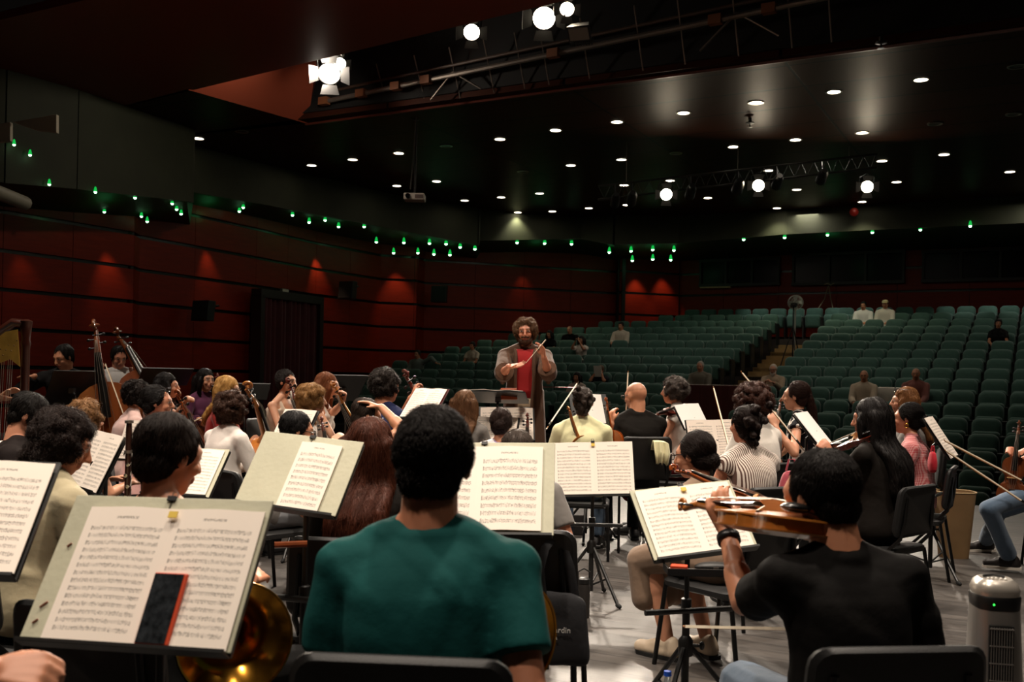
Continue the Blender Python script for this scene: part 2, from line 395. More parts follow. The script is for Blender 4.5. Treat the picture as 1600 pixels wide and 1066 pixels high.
# --- wall loudspeakers
def wall_speaker(px, py, Y, w, h, yaw, label):
    t = thing('wall_loudspeaker', label, 'loudspeaker', Mz(W(px, py, Y), yaw), 'black loudspeakers on the left wall')
    mb = MB(); a = [(-w/2, .02), (w/2, .02), (w*.38, .3), (-w*.38, .3)]
    R0 = [V((x, y-.15-.05, -h/2)) for x, y in a]; R1 = [V((x, y-.15, h/2)) for x, y in a]
    mb.rings([R0, R1]); mb.build('cabinet', mat('speaker_cabinet', '121212', .5), t, smooth=False, bevel=.012)
    mb = MB(); mb.slab([(-w*.44, -.145-.035, -h*.44), (w*.44, -.145-.035, -h*.44), (w*.44, -.135, h*.44), (-w*.44, -.135, h*.44)], -.012)
    mb.build('grille', mat('speaker_grille', '060606', .7, bump=(200, .5)), t, smooth=False)
    mb = MB(); mb.tube([(0, .12, .1), (0, .42, .15)], .025, 8); mb.build('bracket', blackmat, t)
wall_speaker(320, 486, 22.4, .5, .46, -.5, 'black loudspeaker on the wall left of the red curtain doorway')
wall_speaker(545, 454, 27.9, .5, .5, -.5, 'black loudspeaker on the wall right of the red curtain doorway')
wall_speaker(688, 460, 30.3, .5, .5, -.3, 'black loudspeaker on the wall behind and left of the conductor')
# --- recessed downlights
DL = [(310, 216), (487, 258), (551, 249), (623, 239), (620, 290), (682, 283), (726, 313), (783, 308), (809, 334), (781, 217), (868, 203), (964, 190), (1068, 176), (1181, 160), (1303, 143), (1439, 124), (892, 258), (971, 249), (1047, 282), (975, 289), (1146, 229), (1243, 218), (1347, 207), (1378, 251), (1475, 241), (1578, 268), (1401, 284), (1245, 296), (1106, 309), (1214, 325), (1347, 315), (1201, 266), (843, 302), (863, 330), (920, 325), (979, 320)]
DLoff = [(378, 205), (697, 228), (1461, 193), (1589, 103), (1584, 178), (1056, 239), (817, 268)]
lampm = mat('downlight_glow', 'fff3df', .5, emit='fff0d8', estr=14); trimm = mat('downlight_trim', '9a958c', .3, metal=.8); offm = mat('downlight_unlit', '3a3733', .3)
def near_word(px, py): return px, py
def downlight(M, lit, label, grp):
    t = thing('ceiling_downlight', label, 'downlight', M, grp)
    mb = MB(); mb.lathe([(.105, -.002), (.14, -.002), (.14, -.016), (.105, -.014), (.105, -.002)], 24, cap=False); mb.build('trim_ring', trimm, t)
    mb = MB(); mb.lathe([(.001, -.006), (.106, -.006), (.106, .0), (.001, .0)], 24); mb.build('lamp_disc', lampm if lit else offm, t)
    return t
protoL = protoO = None
def rows_of(pts):                                # group the lamps into ceiling rows for the labels
    P = sorted(range(len(pts)), key=lambda i: -HUV(W(*pts[i], Yon(*pts[i], CEIL)))[1])
    return P
def ceil_pt(x, y):
    Y = min(Yon(x, y, CEIL), fas_at(x)[0]-.3); p = W(x, y, Y); p.z = CEIL; return p
pos = [ceil_pt(x, y) for x, y in DL]
order = sorted(range(len(DL)), key=lambda i: DL[i][0])
for rank, i in enumerate(order):
    lab = f'lit round recessed ceiling downlight, {ORD[rank]} of thirty-six lit ones counting from left'
    M = Matrix.Translation(pos[i])
    if protoL is None: protoL = downlight(M, True, lab, 'lit ceiling downlights')
    else: dup(protoL, M, lab)
for rank, i in enumerate(sorted(range(len(DLoff)), key=lambda i: DLoff[i][0])):
    lab = f'unlit dim recessed ceiling downlight, {ORD[rank]} of seven unlit ones counting from left'
    M = Matrix.Translation(W(*DLoff[i], Yon(*DLoff[i], CEIL)))
    if protoO is None: protoO = downlight(M, False, lab, 'unlit ceiling downlights')
    else: dup(protoO, M, lab)
# --- small green lamps along the fascia
GL = [(22, 226), (47, 242), (77, 288), (149, 300), (163, 331), (211, 309), (221, 338), (230, 346), (269, 318), (276, 327), (283, 334), (380, 324), (374, 330), (457, 336), (483, 347), (508, 344), (529, 354), (569, 354), (588, 378), (631, 379), (671, 380), (697, 381), (719, 386), (742, 389), (615, 395), (653, 395), (678, 397), (703, 398), (808, 379), (851, 380), (893, 381), (952, 394), (986, 392), (1020, 390), (1053, 391), (988, 407), (1020, 405), (1048, 406), (1162, 374), (1226, 371), (1293, 367), (1363, 363), (1438, 359), (1516, 353)]
glm = mat('green_lamp_glow', 'd8ffe0', .5, emit='b9ffc9', estr=9); glh = mat('green_lamp_sleeve', '0f7a33', .35, emit='14c04a', estr=.9)
def green_lamp(M, lab):
    t = thing('green_lamp', lab, 'green lamp', M, 'small green lamps along the hall edge')
    mb = MB(); mb.lathe([(.012, .16), (.03, .13), (.05, .03), (.052, 0), (.04, 0), (.02, .12)], 12); mb.build('sleeve', glh, t)
    mb = MB(); mb.lathe([(.002, -.045), (.03, -.035), (.042, -.01), (.044, .012), (.01, .02)], 12); mb.build('bulb', glm, t)
    return t
gp = None
for rank, i in enumerate(sorted(range(len(GL)), key=lambda i: GL[i][0])):
    px, py = GL[i]; Y, fy = fas_at(px)
    extra = min(max((py-fy)*.05, -.05), 1.6) if py > fy else -.1
    p = W(px, py, Y + extra - .15)
    lab = f'small glowing green lamp below the ceiling fascia, number {ORD[min(rank, 39)]} from the left' if rank < 40 else f'small glowing green lamp over the back wall, {ORD[43-rank]} from the right end'
    M = Mz(p, 0, Y/30)
    if gp is None: gp = green_lamp(M, lab)
    else: dup(gp, M, lab)
# ================================================================ lamps on bars, truss, projector
STAGE_SPOTS = []
hotm = mat('spot_lens_glow', 'fff2dc', .3, emit='ffeccb', estr=90); canm = mat('lamp_can', '1a1a1a', .45); steelm = mat('bar_steel', '8b8279', .4, metal=.7)
def spot_lamp(p, target, r, label, est=True, grp='stage spotlights'):
    d = (V(target)-V(p)).normalized(); R = d.to_track_quat('-Z', 'Y').to_matrix().to_4x4()
    t = thing('stage_spotlight', label, 'spotlight', Matrix.Translation(p) @ R, grp)
    mb = MB(); mb.lathe([(r*.55, r*3.0), (r*.95, r*2.4), (r*1.08, .02), (r*1.12, -.02), (r*1.02, -.02), (r*.98, .03), (r*.5, r*2.6)], 20); mb.build('can', canm, t)
    mb = MB(); mb.lathe([(.002, -.012), (r*.7, -.008), (r, .0), (r, .012), (.002, .012)], 24); mb.build('lens', hotm, t)
    mb = MB(); mb.tube([(-r*1.2, 0, r), (-r*1.25, r*1.6, r), (0, r*2.3, r), (r*1.25, r*1.6, r), (r*1.2, 0, r)], .012, 6); mb.build('yoke', canm, t)
    for a in (0, PI/2, PI, 3*PI/2):
        Rm = Matrix.Rotation(a, 3, 'Z'); mb = MB()
        mb.slab([Rm @ V(q) for q in ((-r*.7, r*1.12, -.02), (r*.7, r*1.12, -.02), (r*.95, r*2.0, -r*.45), (-r*.95, r*2.0, -r*.45))], .006); mb.build('barn_door', canm, t, smooth=False)
    return t
for px, py, Y, r, lab, pw, tg in [
    (515, 115, 17.0, .17, 'brightest stage spotlight, at the left end of the ceiling slot', 900, (-.5, 6.5, 1)),
    (531, 99, 17.2, .10, 'smaller lit stage spotlight just right of the brightest spotlight', 500, (-2, 8, 1)),
    (737, 50, 15.4, .12, 'lit spotlight with barn doors, third lamp from left in the ceiling slot', 700, (.5, 8, 1)),
    (850, 28, 14.8, .16, 'large lit spotlight in the ceiling slot left of the flood lamp', 900, (1.5, 6.5, 1)),
    (886, 14, 14.65, .10, 'lit spotlight highest in the ceiling slot above the flood lamp', 600, (2.5, 7, 1))]:
    p = W(px, py, Y); spot_lamp(p, (p.x*.75, p.y-7, 1.6), r, lab); STAGE_SPOTS.append((p + (V(tg)-p).normalized()*.3, tg, pw))
TR = []
for px, py, lab in [(1041, 304, 'lit round spotlight on the far truss, leftmost of the three'), (1185, 290, 'lit round spotlight in the middle of the far truss'), (1355, 292, 'lit round spotlight on the far truss, rightmost of the three')]:
    Y = 20.6; p = W(px, py, Y); TR.append(p); spot_lamp(p, (p.x*.5, 3, 1.4), .115, lab); STAGE_SPOTS.append((p + (V((p.x*.2, 6, 1))-p).normalized()*.3, (p.x*.25, 6.5, 1), 620))
# far lighting truss
t = thing('lighting_truss', 'dark lighting truss hanging under the ceiling above the three far round spotlights', 'truss', W(930, 288, 20.6))
o = t.location.copy(); A, B = W(935, 291, 20.7)-o, W(1370, 241, 20.7)-o
mb = MB(); off = V((0, 0, -.28))
mb.tube([A, B], .025, 6); mb.tube([A+off, B+off], .025, 6)
trm = mat('truss_black', '2a2724', .5); mb.build('chord', trm, t)
mb = MB(); n = 22
for i in range(n):
    a, b = A.lerp(B, i/n), A.lerp(B, (i+1)/n); mb.tube([a, (a+b)/2+off, b], .012, 5)
mb.build('lattice', trm, t)
for i in (.1, .5, .9):
    a = A.lerp(B, i); mb = MB(); mb.tube([a, V((a.x, a.y, CEIL+.1-o.z))], .008, 5); mb.build('hanger', steelm, t)
for f, r, lab in [(.06, .09, 'leftmost'), (.12, .1, 'second'), (.33, .1, 'third'), (.5, .11, 'fourth'), (.64, .1, 'fifth'), (.80, .1, 'sixth')]:
    a = A.lerp(B, f)+o; tt = thing('unlit_spotlight', f'unlit black lantern clamped to the far truss, {lab} from the left', 'spotlight', Mz(a + V((0, -.1, -.35)), 0), 'unlit lanterns on the far truss')
    mb = MB(); Rx = Matrix.Rotation(1.1, 3, 'X'); mb.lathe([(r*.6, .2), (r, .1), (r*1.05, -.16), (r*.9, -.15), (.01, .0)], 14, R=Rx); mb.build('can', canm, tt)
    mb = MB(); mb.tube([(0, .1, .33), (0, .05, .1)], .02, 6); mb.build('clamp', canm, tt)
# pipe rail of the slot catwalk
t = thing('slot_railing', 'long steel pipe rail with thin hangers along the ceiling lighting slot', 'railing', W(500, 160, 18.9))
o = t.location.copy(); A, B = W(501, 160, 18.9)-o, W(1300, -6, 14.0)-o
mb = MB(); mb.tube([A, B + (B-A)*.15], .045, 8); mb.build('rail_pipe', steelm, t)
mb = MB(); mb.tube([A + V((0, .15, .22)), B + (B-A)*.15 + V((0, .15, .22))], .03, 8); mb.build('upper_pipe', mat('dark_pipe', '4a3a30', .5), t)
for f in (.03, .14, .23, .31, .385, .45, .5, .58, .68, .755, .845, .93, .99):
    a = A.lerp(B, f); mb = MB(); mb.tube([a + V((0, 0, .5)), V((a.x + .2, a.y+.3, CEIL - o.z))], .013, 5); mb.build('hanger', steelm, t)
for f in (.01, .105, .19, .26, .53, .82, .905):
    a = A.lerp(B, f); mb = MB(); mb.box(a + V((0, -.03, 0)), (.2, .12, .14), Matrix.Rotation(-.55, 3, 'Z')); mb.build('tape_wrap', mat('brown_tape', '7a4a2c', .6), t, smooth=False)
for f, s in ((.32, 1), (.855, 1.2)):
    a = A.lerp(B, f); mb = MB()
    mb.tube([a + V((0, 0, .05)), a + V((-.4*s, .3, -.36*s))], .018, 5); mb.tube([a + V((0, 0, .05)), a + V((.5*s, -.1, -.26*s))], .018, 5); mb.build('brace', steelm, t)
# flood lamp
p = W(905, 52, 14.6); t = thing('flood_lamp', 'unlit square flood lamp in a black housing inside the ceiling slot', 'flood lamp', Matrix.Translation(p) @ Matrix.Rotation(-.35, 4, 'Z') @ Matrix.Rotation(-.8, 4, 'X'))
mb = MB(); R0 = [V((x*.17, y*.12, -.02)) for x, y in ((-1, -1), (1, -1), (1, 1), (-1, 1))]; R1 = [V((q.x*.75, q.y*.75, .16)) for q in R0]; mb.rings([R0, R1]); mb.build('housing', canm, t, smooth=False)
mb = MB(); mb.box((0, 0, -.025), (.29, .19, .01)); mb.build('reflector', mat('flood_glass', '8a8378', .3), t, smooth=False)
mb = MB()
for i in range(9): mb.box((-.16+.04*i, .16, .06), (.012, .06, .16))
mb.build('cooling_fin', canm, t, smooth=False)
# projector on a pole with cable
Yp = 19.2; p = W(648, 309, Yp); t = thing('projector', 'pale box projector hanging from the ceiling over the seats', 'projector', p)
mb = MB(); mb.box((0, 0, 0), (.4, .34, .13)); mb.build('body', mat('projector_case', 'b7ada0', .45), t, smooth=False, bevel=.02)
mb = MB(); mb.lathe([(.05, 0), (.05, .04), (.01, .045)], 16, (-.11, -.17, .0), Matrix.Rotation(PI/2, 3, 'X')); mb.build('lens', mat('dark_glass', '0a0a0c', .1), t)
mb = MB(); mb.box((.1, -.172, 0), (.16, .01, .07)); mb.build('vent', mat('vent_dark', '5a4a42', .6), t, smooth=False)
mb = MB(); mb.tube([(0, 0, .06), (0, 0, CEIL-p.z)], .02, 8); mb.lathe([(.06, CEIL-p.z-.02), (.06, CEIL-p.z)], 12); mb.build('mount_pole', canm, t)
mb = MB(); q = [W(652, 128, Yp-.3), W(651, 175, Yp-.2), W(647, 225, Yp-.1), W(644, 265, Yp), W(641, 296, Yp)]
mb.tube(q, .012, 6); tag(mb.build('hanging_cable', mat('grey_cable', '4a4642', .6)), 'thin cable hanging from the ceiling slot down to the projector', 'cable')
# red alarm bell + sprinklers
p = W(1333, 332, Yv(1333, 28.6)); mb = MB(); mb.lathe([(.002, 0), (.1, .01), (.12, .05), (.12, .09), (.05, .14), (.002, .14)], 16, R=Matrix.Rotation(PI/2, 3, 'X'))
o_ = mb.build('alarm_bell', mat('alarm_red', '8f1d14', .4)); o_.location = p; tag(o_, 'small red alarm bell on the olive fascia right of centre', 'alarm')
for px, py, w in ((1172, 185, 'left'), (1377, 57, 'right')):
    p = W(px, py, Yon(px, py, CEIL)); mb = MB(); mb.lathe([(.03, .05), (.03, -.02), (.08, -.03), (.08, -.045), (.012, -.06), (.012, -.11), (.05, -.12), (.002, -.125)], 10)
    o_ = mb.build('ceiling_sprinkler', canm); o_.location = p - V((0, 0, .05)); tag(o_, f'small dark ceiling sprinkler, {w} one beside the ceiling reflections', 'sprinkler', 'ceiling sprinklers')
# pale panels at the upper left
for pts, lab in (([(0, 196), (20, 193), (20, 222), (0, 224)], 'pale acoustic panel cut by the left picture edge, high up'), ([(24, 193), (92, 181), (92, 209), (60, 205)], 'pale wedge shaped acoustic panel high at upper left')):
    q = [W(x, y, 14.5) for x, y in pts]; c = sum(q, V())/len(q); mb = MB(); mb.slab([a-c for a in q], .08)
    o_ = mb.build('acoustic_panel', mat('pale_panel', 'b5ae9a', .7), smooth=False); o_.location = c; tag(o_, lab, 'panel')
q = [W(-30, 290, 13.5), W(40, 318, 14.6)]; mb = MB(); c = q[0]
mb.tube([q[0]-c, q[1]-c], .1, 10); o_ = mb.build('wall_light_tube', mat('tube_housing', '8d8a7c', .5)); o_.location = c; tag(o_, 'unlit pale tube housing fixed to the wall at the left edge', 'light fixture')
# ================================================================ theatre seats
velvet = mat('seat_velvet', '38594f', .75, sheen=.25, vary=.1, vscale=9, spec=.3); shellm = mat('seat_shell', '0d0f0e', .5)
def slabpad(mb, w, h, z0, y0, depth, tilt, rc=.09, bulge=.03, n=6):
    """rounded upright pad: outline in x,z, front bulging towards -y"""
    out = []
    for cx, cz, a0 in ((w/2-rc, h-rc, 0), (-w/2+rc, h-rc, PI/2)):
        for i in range(n+1): a = a0 + PI/2*i/n; out.append((cx+rc*math.cos(a), cz+rc*math.sin(a)))
    for cx, cz, a0 in ((-w/2+.04, .04, PI), (w/2-.04, .04, 1.5*PI)):
        for i in range(3): a = a0 + PI/2*i/2; out.append((cx+.04*math.cos(a), cz+.04*math.sin(a)))
    def ring(s, y): return [V((x*s, y0 + y + (h/2+(z-h/2)*s)*math.tan(tilt), z0 + h/2+(z-h/2)*s)) for x, z in out]
    mb.rings([ring(.55, -depth/2-bulge), ring(.82, -depth/2-bulge*.75), ring(.95, -depth/2), ring(1, -depth*.2), ring(1, depth*.3), ring(.95, depth/2)])
def theatre_seat(M, label):
    t = thing('theatre_seat', label, 'theatre seat', M, 'green theatre seats')
    mb = MB(); slabpad(mb, .485, .60, .36, .06, .1, .17, .12); mb.build('backrest', velvet, t)
    mb = MB(); slabpad(mb, .455, .40, .34, -.10, .11, -.05, .07); mb.build('seat_cushion', velvet, t)
    mb = MB()
    for s in (-1, 1):
        mb.box((s*.255, -.02, .33), (.03, .34, .62)); mb.box((s*.25, -.08, .64), (.044, .34, .04))
    mb.build('arm_frame', shellm, t, smooth=False)
    return t
LEFTPX = {15: 1073, 14: 1020, 13: 940, 12: 858, 11: 800, 10: 738, 9: 697, 8: 655, 7: 610, 6: 572, 5: 535, 4: 490, 3: 440, 2: 400, 1: 385, 0: 1180, -1: 1200}
SKIP = {(5, 'table')}
SEATS = {}; seat_list = []
for k in range(15, -2, -1):
    v = row_v(k); Y0 = Yv(LEFTPX[k], v); uL = (LEFTPX[k]-800)/F*Y0*CA - Y0*SA
    row = []
    u = -7.28
    L = []
    while u > uL: L.append(u); u -= SEATP
    L.reverse()
    if k == 15:
        u = -7.28 + SEATP; mid = []
        while u < -5.6: mid.append(u); u += SEATP
    else: mid = []
    Rr = []; u = -5.28 + .0*k
    while True:
        p = HW(u, v, 0)
        if proj(HW(u, v, 1))[0] > 1625: break
        Rr.append(u); u += SEATP
    for side, us in (('left', L), ('middle', mid), ('right', Rr)):
        for i, uu in enumerate(us):
            q = proj(HW(uu, v, row_floor(k)+.7))
            if side == 'left' and k <= 3 and (q[0] < 385): continue
            seat_list.append((k, side, uu, i, len(us), q))
def hidden(k, side, u, q):
    # wholly behind the conductor's body, the red table or the players
    x, y = q
    if k <= 2 and x < 1130: return True
    if k == 3 and x < 860: return True
    if k == 0 and x < 1380: return True
    if k == 1 and x < 1190: return True
    if k == -1 and x < 1480: return True
    return False
keep = [s for s in seat_list if not hidden(s[0], s[1], s[2], s[5]) and not (s[0] == 5 and s[1] == 'left' and 1070 < s[5][0] < 1185)]
keep.sort(key=lambda s: Yv(s[5][0], row_v(s[0])))
print('SEATS', len(keep))
RN = lambda k: 'back row' if k == 15 else f'{ORD[15-k]} row from the back'
sp = None; rest = []
for n_, (k, side, u, i, cnt, q) in enumerate(keep):
    M = Mz(HW(u, row_v(k), row_floor(k)), -HA)
    if side == 'right': where = f'{ORD[i]} seat from the aisle in right block, {RN(k)}'
    elif side == 'left': where = f'{ORD[cnt-1-i]} seat from the aisle in left block, {RN(k)}'
    else: where = f'back row, {ORD[i]} seat bridging the aisle end'
    lab = f'green theatre seat, {where}'
    SEATS[(k, side, cnt-1-i if side == 'left' else i)] = M
    if n_ >= 300: rest.append(M); continue
    if sp is None: sp = theatre_seat(M, lab)
    else: dup(sp, M, lab)
if rest:
    mb = MB(); vm = []
    for M in rest:
        b = MB(); slabpad(b, .485, .60, .36, .06, .1, .17, .085); slabpad(b, .455, .40, .34, -.10, .11, -.05, .07); mb.cur = 0; mb.add([M @ V(p) for p in b.v], b.f)
        b = MB()
        for s in (-1, 1): b.box((s*.272, -.02, .33), (.035, .34, .62)); b.box((s*.272, -.08, .64), (.05, .34, .04))
        mb.cur = 1; mb.add([M @ V(p) for p in b.v], b.f)
    tag(mb.build('theatre_seat', [velvet, shellm]), 'farthest green theatre seats along the back of the hall', 'theatre seats', kind='stuff')
# ================================================================ things among the seats
# red table in front of two listeners
k = 5; mb = MB(); clothm = mat('table_cloth_red', '4a1410', .8, vary=.15, vscale=4)
pc = W(1128, 603, Yv(1128, row_v(5)-.1)); zt = pc.z
R = Matrix.Rotation(-HA, 4, 'Z'); t = thing('production_table', 'table draped in dark red cloth among the front seats, papers on top', 'table', Matrix.Translation((pc.x, pc.y, row_floor(4))) @ R)
h = zt-row_floor(4)
mb = MB(); mb.box((0, 0, h-.015), (1.62, .7, .03)); mb.build('table_top', mat('table_top_dark', '241009', .5), t, smooth=False)
mb = MB(); n = 90; R0 = []; R1 = []
per = [(-.83, .37)] + [(-.83+1.66*i/60, -.37) for i in range(61)] + [(.83, .37)]
for i, (x, y) in enumerate(per):
    f = .025*math.sin(i*.9)+.012*math.sin(i*2.3) if y < 0 else 0
    R0.append(V((x, y+f, .12))); R1.append(V((x, y, h+.003)))
mb.rings([R0, R1], cap=False); mb.slab([(-.83, -.37, h+.006), (.83, -.37, h+.006), (.83, .37, h+.006), (-.83, .37, h+.006)], .004)
mb.build('cloth', clothm, t)
for x in (-.7, .7):
    mb = MB(); mb.tube([(x, .25, 0), (x, .25, h-.03)], .02, 8); mb.build('leg', blackmat, t)
paperm = mat('plain_paper', 'e9e3d8', .7)
for i, (x, y, a) in enumerate([(-.55, -.1, .2), (-.25, .05, -.3), (.1, -.05, .1), (.45, .0, .5)]):
    mb = MB(); mb.box((0, 0, .004), (.3, .21, .008)); o_ = mb.build('paper_stack', paperm, smooth=False); o_.matrix_world = t.matrix_world @ Mz((x, y, h+.011), a)
    tag(o_, f'loose sheets of paper on the red table, {ORD[i]} pile from the left', 'paper', 'papers on the red table')
# pedestal fan in the aisle
p0 = HW(-6.25, row_v(12)-.1, row_floor(12)); fp = W(1243, 473, p0.y)
t = thing('pedestal_fan', 'tall pedestal fan with round wire cage standing in the seat aisle', 'fan', p0); fx, fz = fp.x-p0.x, fp.z-p0.z
fanm = mat('fan_grey', '9b9a92', .4, metal=.3)
mb = MB(); mb.lathe([(.002, .05), (.05, .05), (.24, .025), (.25, 0), (.002, 0)], 24, (fx, 0, .0)); mb.build('base', mat('fan_base_white', 'cfcabb', .4), t)
mb = MB(); mb.tube([(fx, 0, .03), (fx, 0, fz-.05)], .022, 10); mb.build('pole', fanm, t)
mb = MB()
Rf = Matrix.Rotation(PI/2, 3, 'X')
for r_, y_ in ((.205, 0), (.2, -.05), (.2, .05), (.14, -.085), (.07, -.095)):
    mb.tube([(fx + r_*math.cos(2*PI*i/32), y_, fz + r_*math.sin(2*PI*i/32)) for i in range(33)], .006, 5, cap=False)
for i in range(28):
    a = 2*PI*i/28; mb.tube([(fx, -.1, fz), (fx+.14*math.cos(a), -.085, fz+.14*math.sin(a)), (fx+.2*math.cos(a), -.03, fz+.2*math.sin(a)), (fx+.2*math.cos(a), .04, fz+.2*math.sin(a)), (fx, .09, fz)], .003, 4)
mb.build('cage', fanm, t)
mb = MB()
for i in range(4):
    a = PI/2*i; c, s_ = math.cos(a), math.sin(a)
    mb.slab([(fx+c*.03-s_*.02, -.02, fz+s_*.03+c*.02), (fx+c*.17-s_*.07, .02, fz+s_*.17+c*.07), (fx+c*.18+s_*.05, -.03, fz+s_*.18-c*.05), (fx+c*.03+s_*.02, -.02, fz+s_*.03-c*.02)], .006)
mb.build('fan_blade', fanm, t, smooth=False)
mb = MB(); mb.lathe([(.01, -.1), (.05, -.08), (.06, .1), (.04, .2), (.01, .2)], 14, (fx, 0, fz), Matrix.Rotation(-PI/2, 3, 'X')); mb.build('motor', mat('fan_motor', '2a2a2a', .4), t)
# camera on tripod before the fan
p0 = HW(-6.35, row_v(10)+.2, row_floor(10)); cp = W(1240, 477, p0.y); t = thing('camera_tripod', 'black video camera on a tripod standing in the aisle before the fan', 'tripod', p0); h = cp.z-p0.z; cx = cp.x-p0.x
mb = MB(); mb.tube([(cx, 0, .5), (cx, 0, h-.05)], .018, 8); mb.build('column', blackmat, t)
for i in range(3):
    a = 2*PI*i/3+.5; mb = MB(); mb.tube([(cx, 0, h*.72), (cx+.4*math.cos(a), .4*math.sin(a), 0)], .016, 7); mb.build('leg', blackmat, t)
mb = MB(); mb.box((cx, 0, h), (.1, .22, .11)); mb.lathe([(.035, .0), (.04, .12), (.01, .12)], 14, (cx, -.1, h), Matrix.Rotation(PI/2, 3, 'X')); mb.build('camera_body', blackmat, t, smooth=False)
# cables hanging from the booth window
cabm = mat('pale_cable', '9c8d76', .6)
for pts, lab in (([(1294, 447), (1288, 468), (1276, 486), (1266, 497)], 'left pale cable hanging from the booth window to the back row'), ([(1295, 447), (1298, 466), (1302, 485), (1304, 495)], 'right pale cable hanging from the booth window to the back row')):
    mb = MB(); mb.tube([W(x, y, Yv(x, BV-.3-.9*(y-447)/50)) for x, y in pts], .013, 6); tag(mb.build('hanging_cable', cabm), lab, 'cable')
mb = MB(); mb.tube([W(1288, 445, Yv(1288, BV-.25)), W(1293, 443, Yv(1293, BV-.3)), W(1298, 446, Yv(1298, BV-.3)), W(1303, 443, Yv(1303, BV-.25))], .02, 6); tag(mb.build('cable_bundle', cabm), 'knotted bundle of pale cable at the middle booth window sill', 'cable')
# white cloth over a seat back, dark coat beside it
def drape(px, py, k, w, h, m, name, label, cat):
    Y = Yv(px, row_v(k)); c = W(px, py, Y); u = HUV(c)[0]; mb = MB(); zt = row_floor(k)+.985
    n = 14; A = []; B = []; C = []; D = []
    for i in range(n+1):
        x = -w/2 + w*i/n; f = .012*math.sin(i*1.7)
        dn = .10 if abs(x) > w*.42 else 0
        A.append(V((x*1.04, -.10+f, zt-h+.02*math.sin(i*.8)))); B.append(V((x, .02, zt-dn*.4))); C.append(V((x, .14, zt+.012-dn*.4))); D.append(V((x*1.03, .28+f, zt-h*.7)))
    mb.rings([A, B, C, D, [p + V((0, -.015, -.015)) for p in C], [p + V((0, .015, -.015)) for p in B]], cap=False, closed=False)
    o_ = mb.build(name, m); o_.matrix_world = Mz(HW(u, row_v(k)-.03, 0), -HA); o_.modifiers.new('thick', 'SOLIDIFY').thickness = .008; tag(o_, label, cat)
drape(1390, 600, 5, .62, .3, mat('white_towel', 'cfc8bb', .85), 'white_towel', 'white cloth draped over a theatre seat between two seated men', 'cloth')
# ================================================================ people
def skin_mat(c):
    n = 'skin_'+c
    if n in MATS: return MATS[n]
    m = mat(n, c, .48, spec=.4); N = NT(m)
    at = N.n('ShaderNodeAttribute', attribute_name='tint'); nz = N.noise(N.obj(), 30, 3)
    base = N.mix(N.math('MULTIPLY', nz, .25), lin(c), N.mix(1.0, lin(c), (1, .72, .66, 1), 'MULTIPLY'))
    N.l(N.mix(at.outputs['Alpha'], base, at.outputs['Color']), N.b.inputs['Base Color'])
    N.b.inputs['Subsurface Weight'].default_value = .08; N.b.inputs['Subsurface Radius'].default_value = (.02, .008, .004)
    return m
def cloth(name, c, rough=.8, kind='plain', c2=None, sc=60):
    key = f'{name}_{c}_{kind}'
    if key in MATS: return MATS[key]
    m = mat(key, c, rough, sheen=.15 if sum(lin(c)[:3]) > .15 else .0, spec=.25 if sum(lin(c)[:3]) > .15 else .1); N = NT(m); vec = N.obj()
    if kind == 'stripe':
        x, y, z = N.sep(vec)[:3]; s_ = N.math('SINE', N.math('MULTIPLY', N.math('ADD', x, N.math('MULTIPLY', y, .3)), sc*4))
        N.l(N.mix(N.math('GREATER_THAN', s_, .1), lin(c), lin(c2)), N.b.inputs['Base Color'])
    elif kind == 'gingham':
        x, y, z = N.sep(vec)[:3]; a = N.math('GREATER_THAN', N.math('SINE', N.math('MULTIPLY', N.math('ADD', x, y), sc*5)), 0.); b = N.math('GREATER_THAN', N.math('SINE', N.math('MULTIPLY', z, sc*5)), 0.)
        N.l(N.mix(N.math('MULTIPLY', N.math('ADD', a, b), .5), lin(c), lin(c2)), N.b.inputs['Base Color'])
    elif kind == 'floral':
        v = N.n('ShaderNodeTexVoronoi'); v.inputs['Scale'].default_value = sc*.4; N.l(vec, v.inputs['Vector'])
        N.l(N.mix(N.math('LESS_THAN', v.outputs['Distance'], .33), lin(c), lin(c2)), N.b.inputs['Base Color'])
    elif kind == 'scribble':
        w = N.n('ShaderNodeTexWave'); w.inputs['Scale'].default_value = sc*.3; w.inputs['Distortion'].default_value = 14; w.inputs['Detail'].default_value = 3; N.l(vec, w.inputs['Vector'])
        N.l(N.mix(N.math('GREATER_THAN', w.outputs['Fac'], .82), lin(c), lin(c2)), N.b.inputs['Base Color'])
    n1 = N.noise(vec, 420, 2); n2 = N.noise(vec, 14, 4)
    N.bump(N.math('ADD', N.math('MULTIPLY', n1, .06), n2), .35, .012)
    return m
HAIRMATS = {}
def hair_mat(c):
    n = 'hair_'+c
    if n in MATS: return MATS[n]
    m = mat(n, c, .58, spec=.22); N = NT(m); v = N.noise(N.obj((60, 60, 14)), 1, 4, .7)
    N.l(N.mix(v, N.mix(1.0, lin(c), (.5, .47, .45, 1), 'MULTIPLY'), N.mix(1.0, lin(c), (1.5, 1.45, 1.4, 1), 'MULTIPLY')), N.b.inputs['Base Color'])
    N.b.inputs['Anisotropic'].default_value = .3
    return m
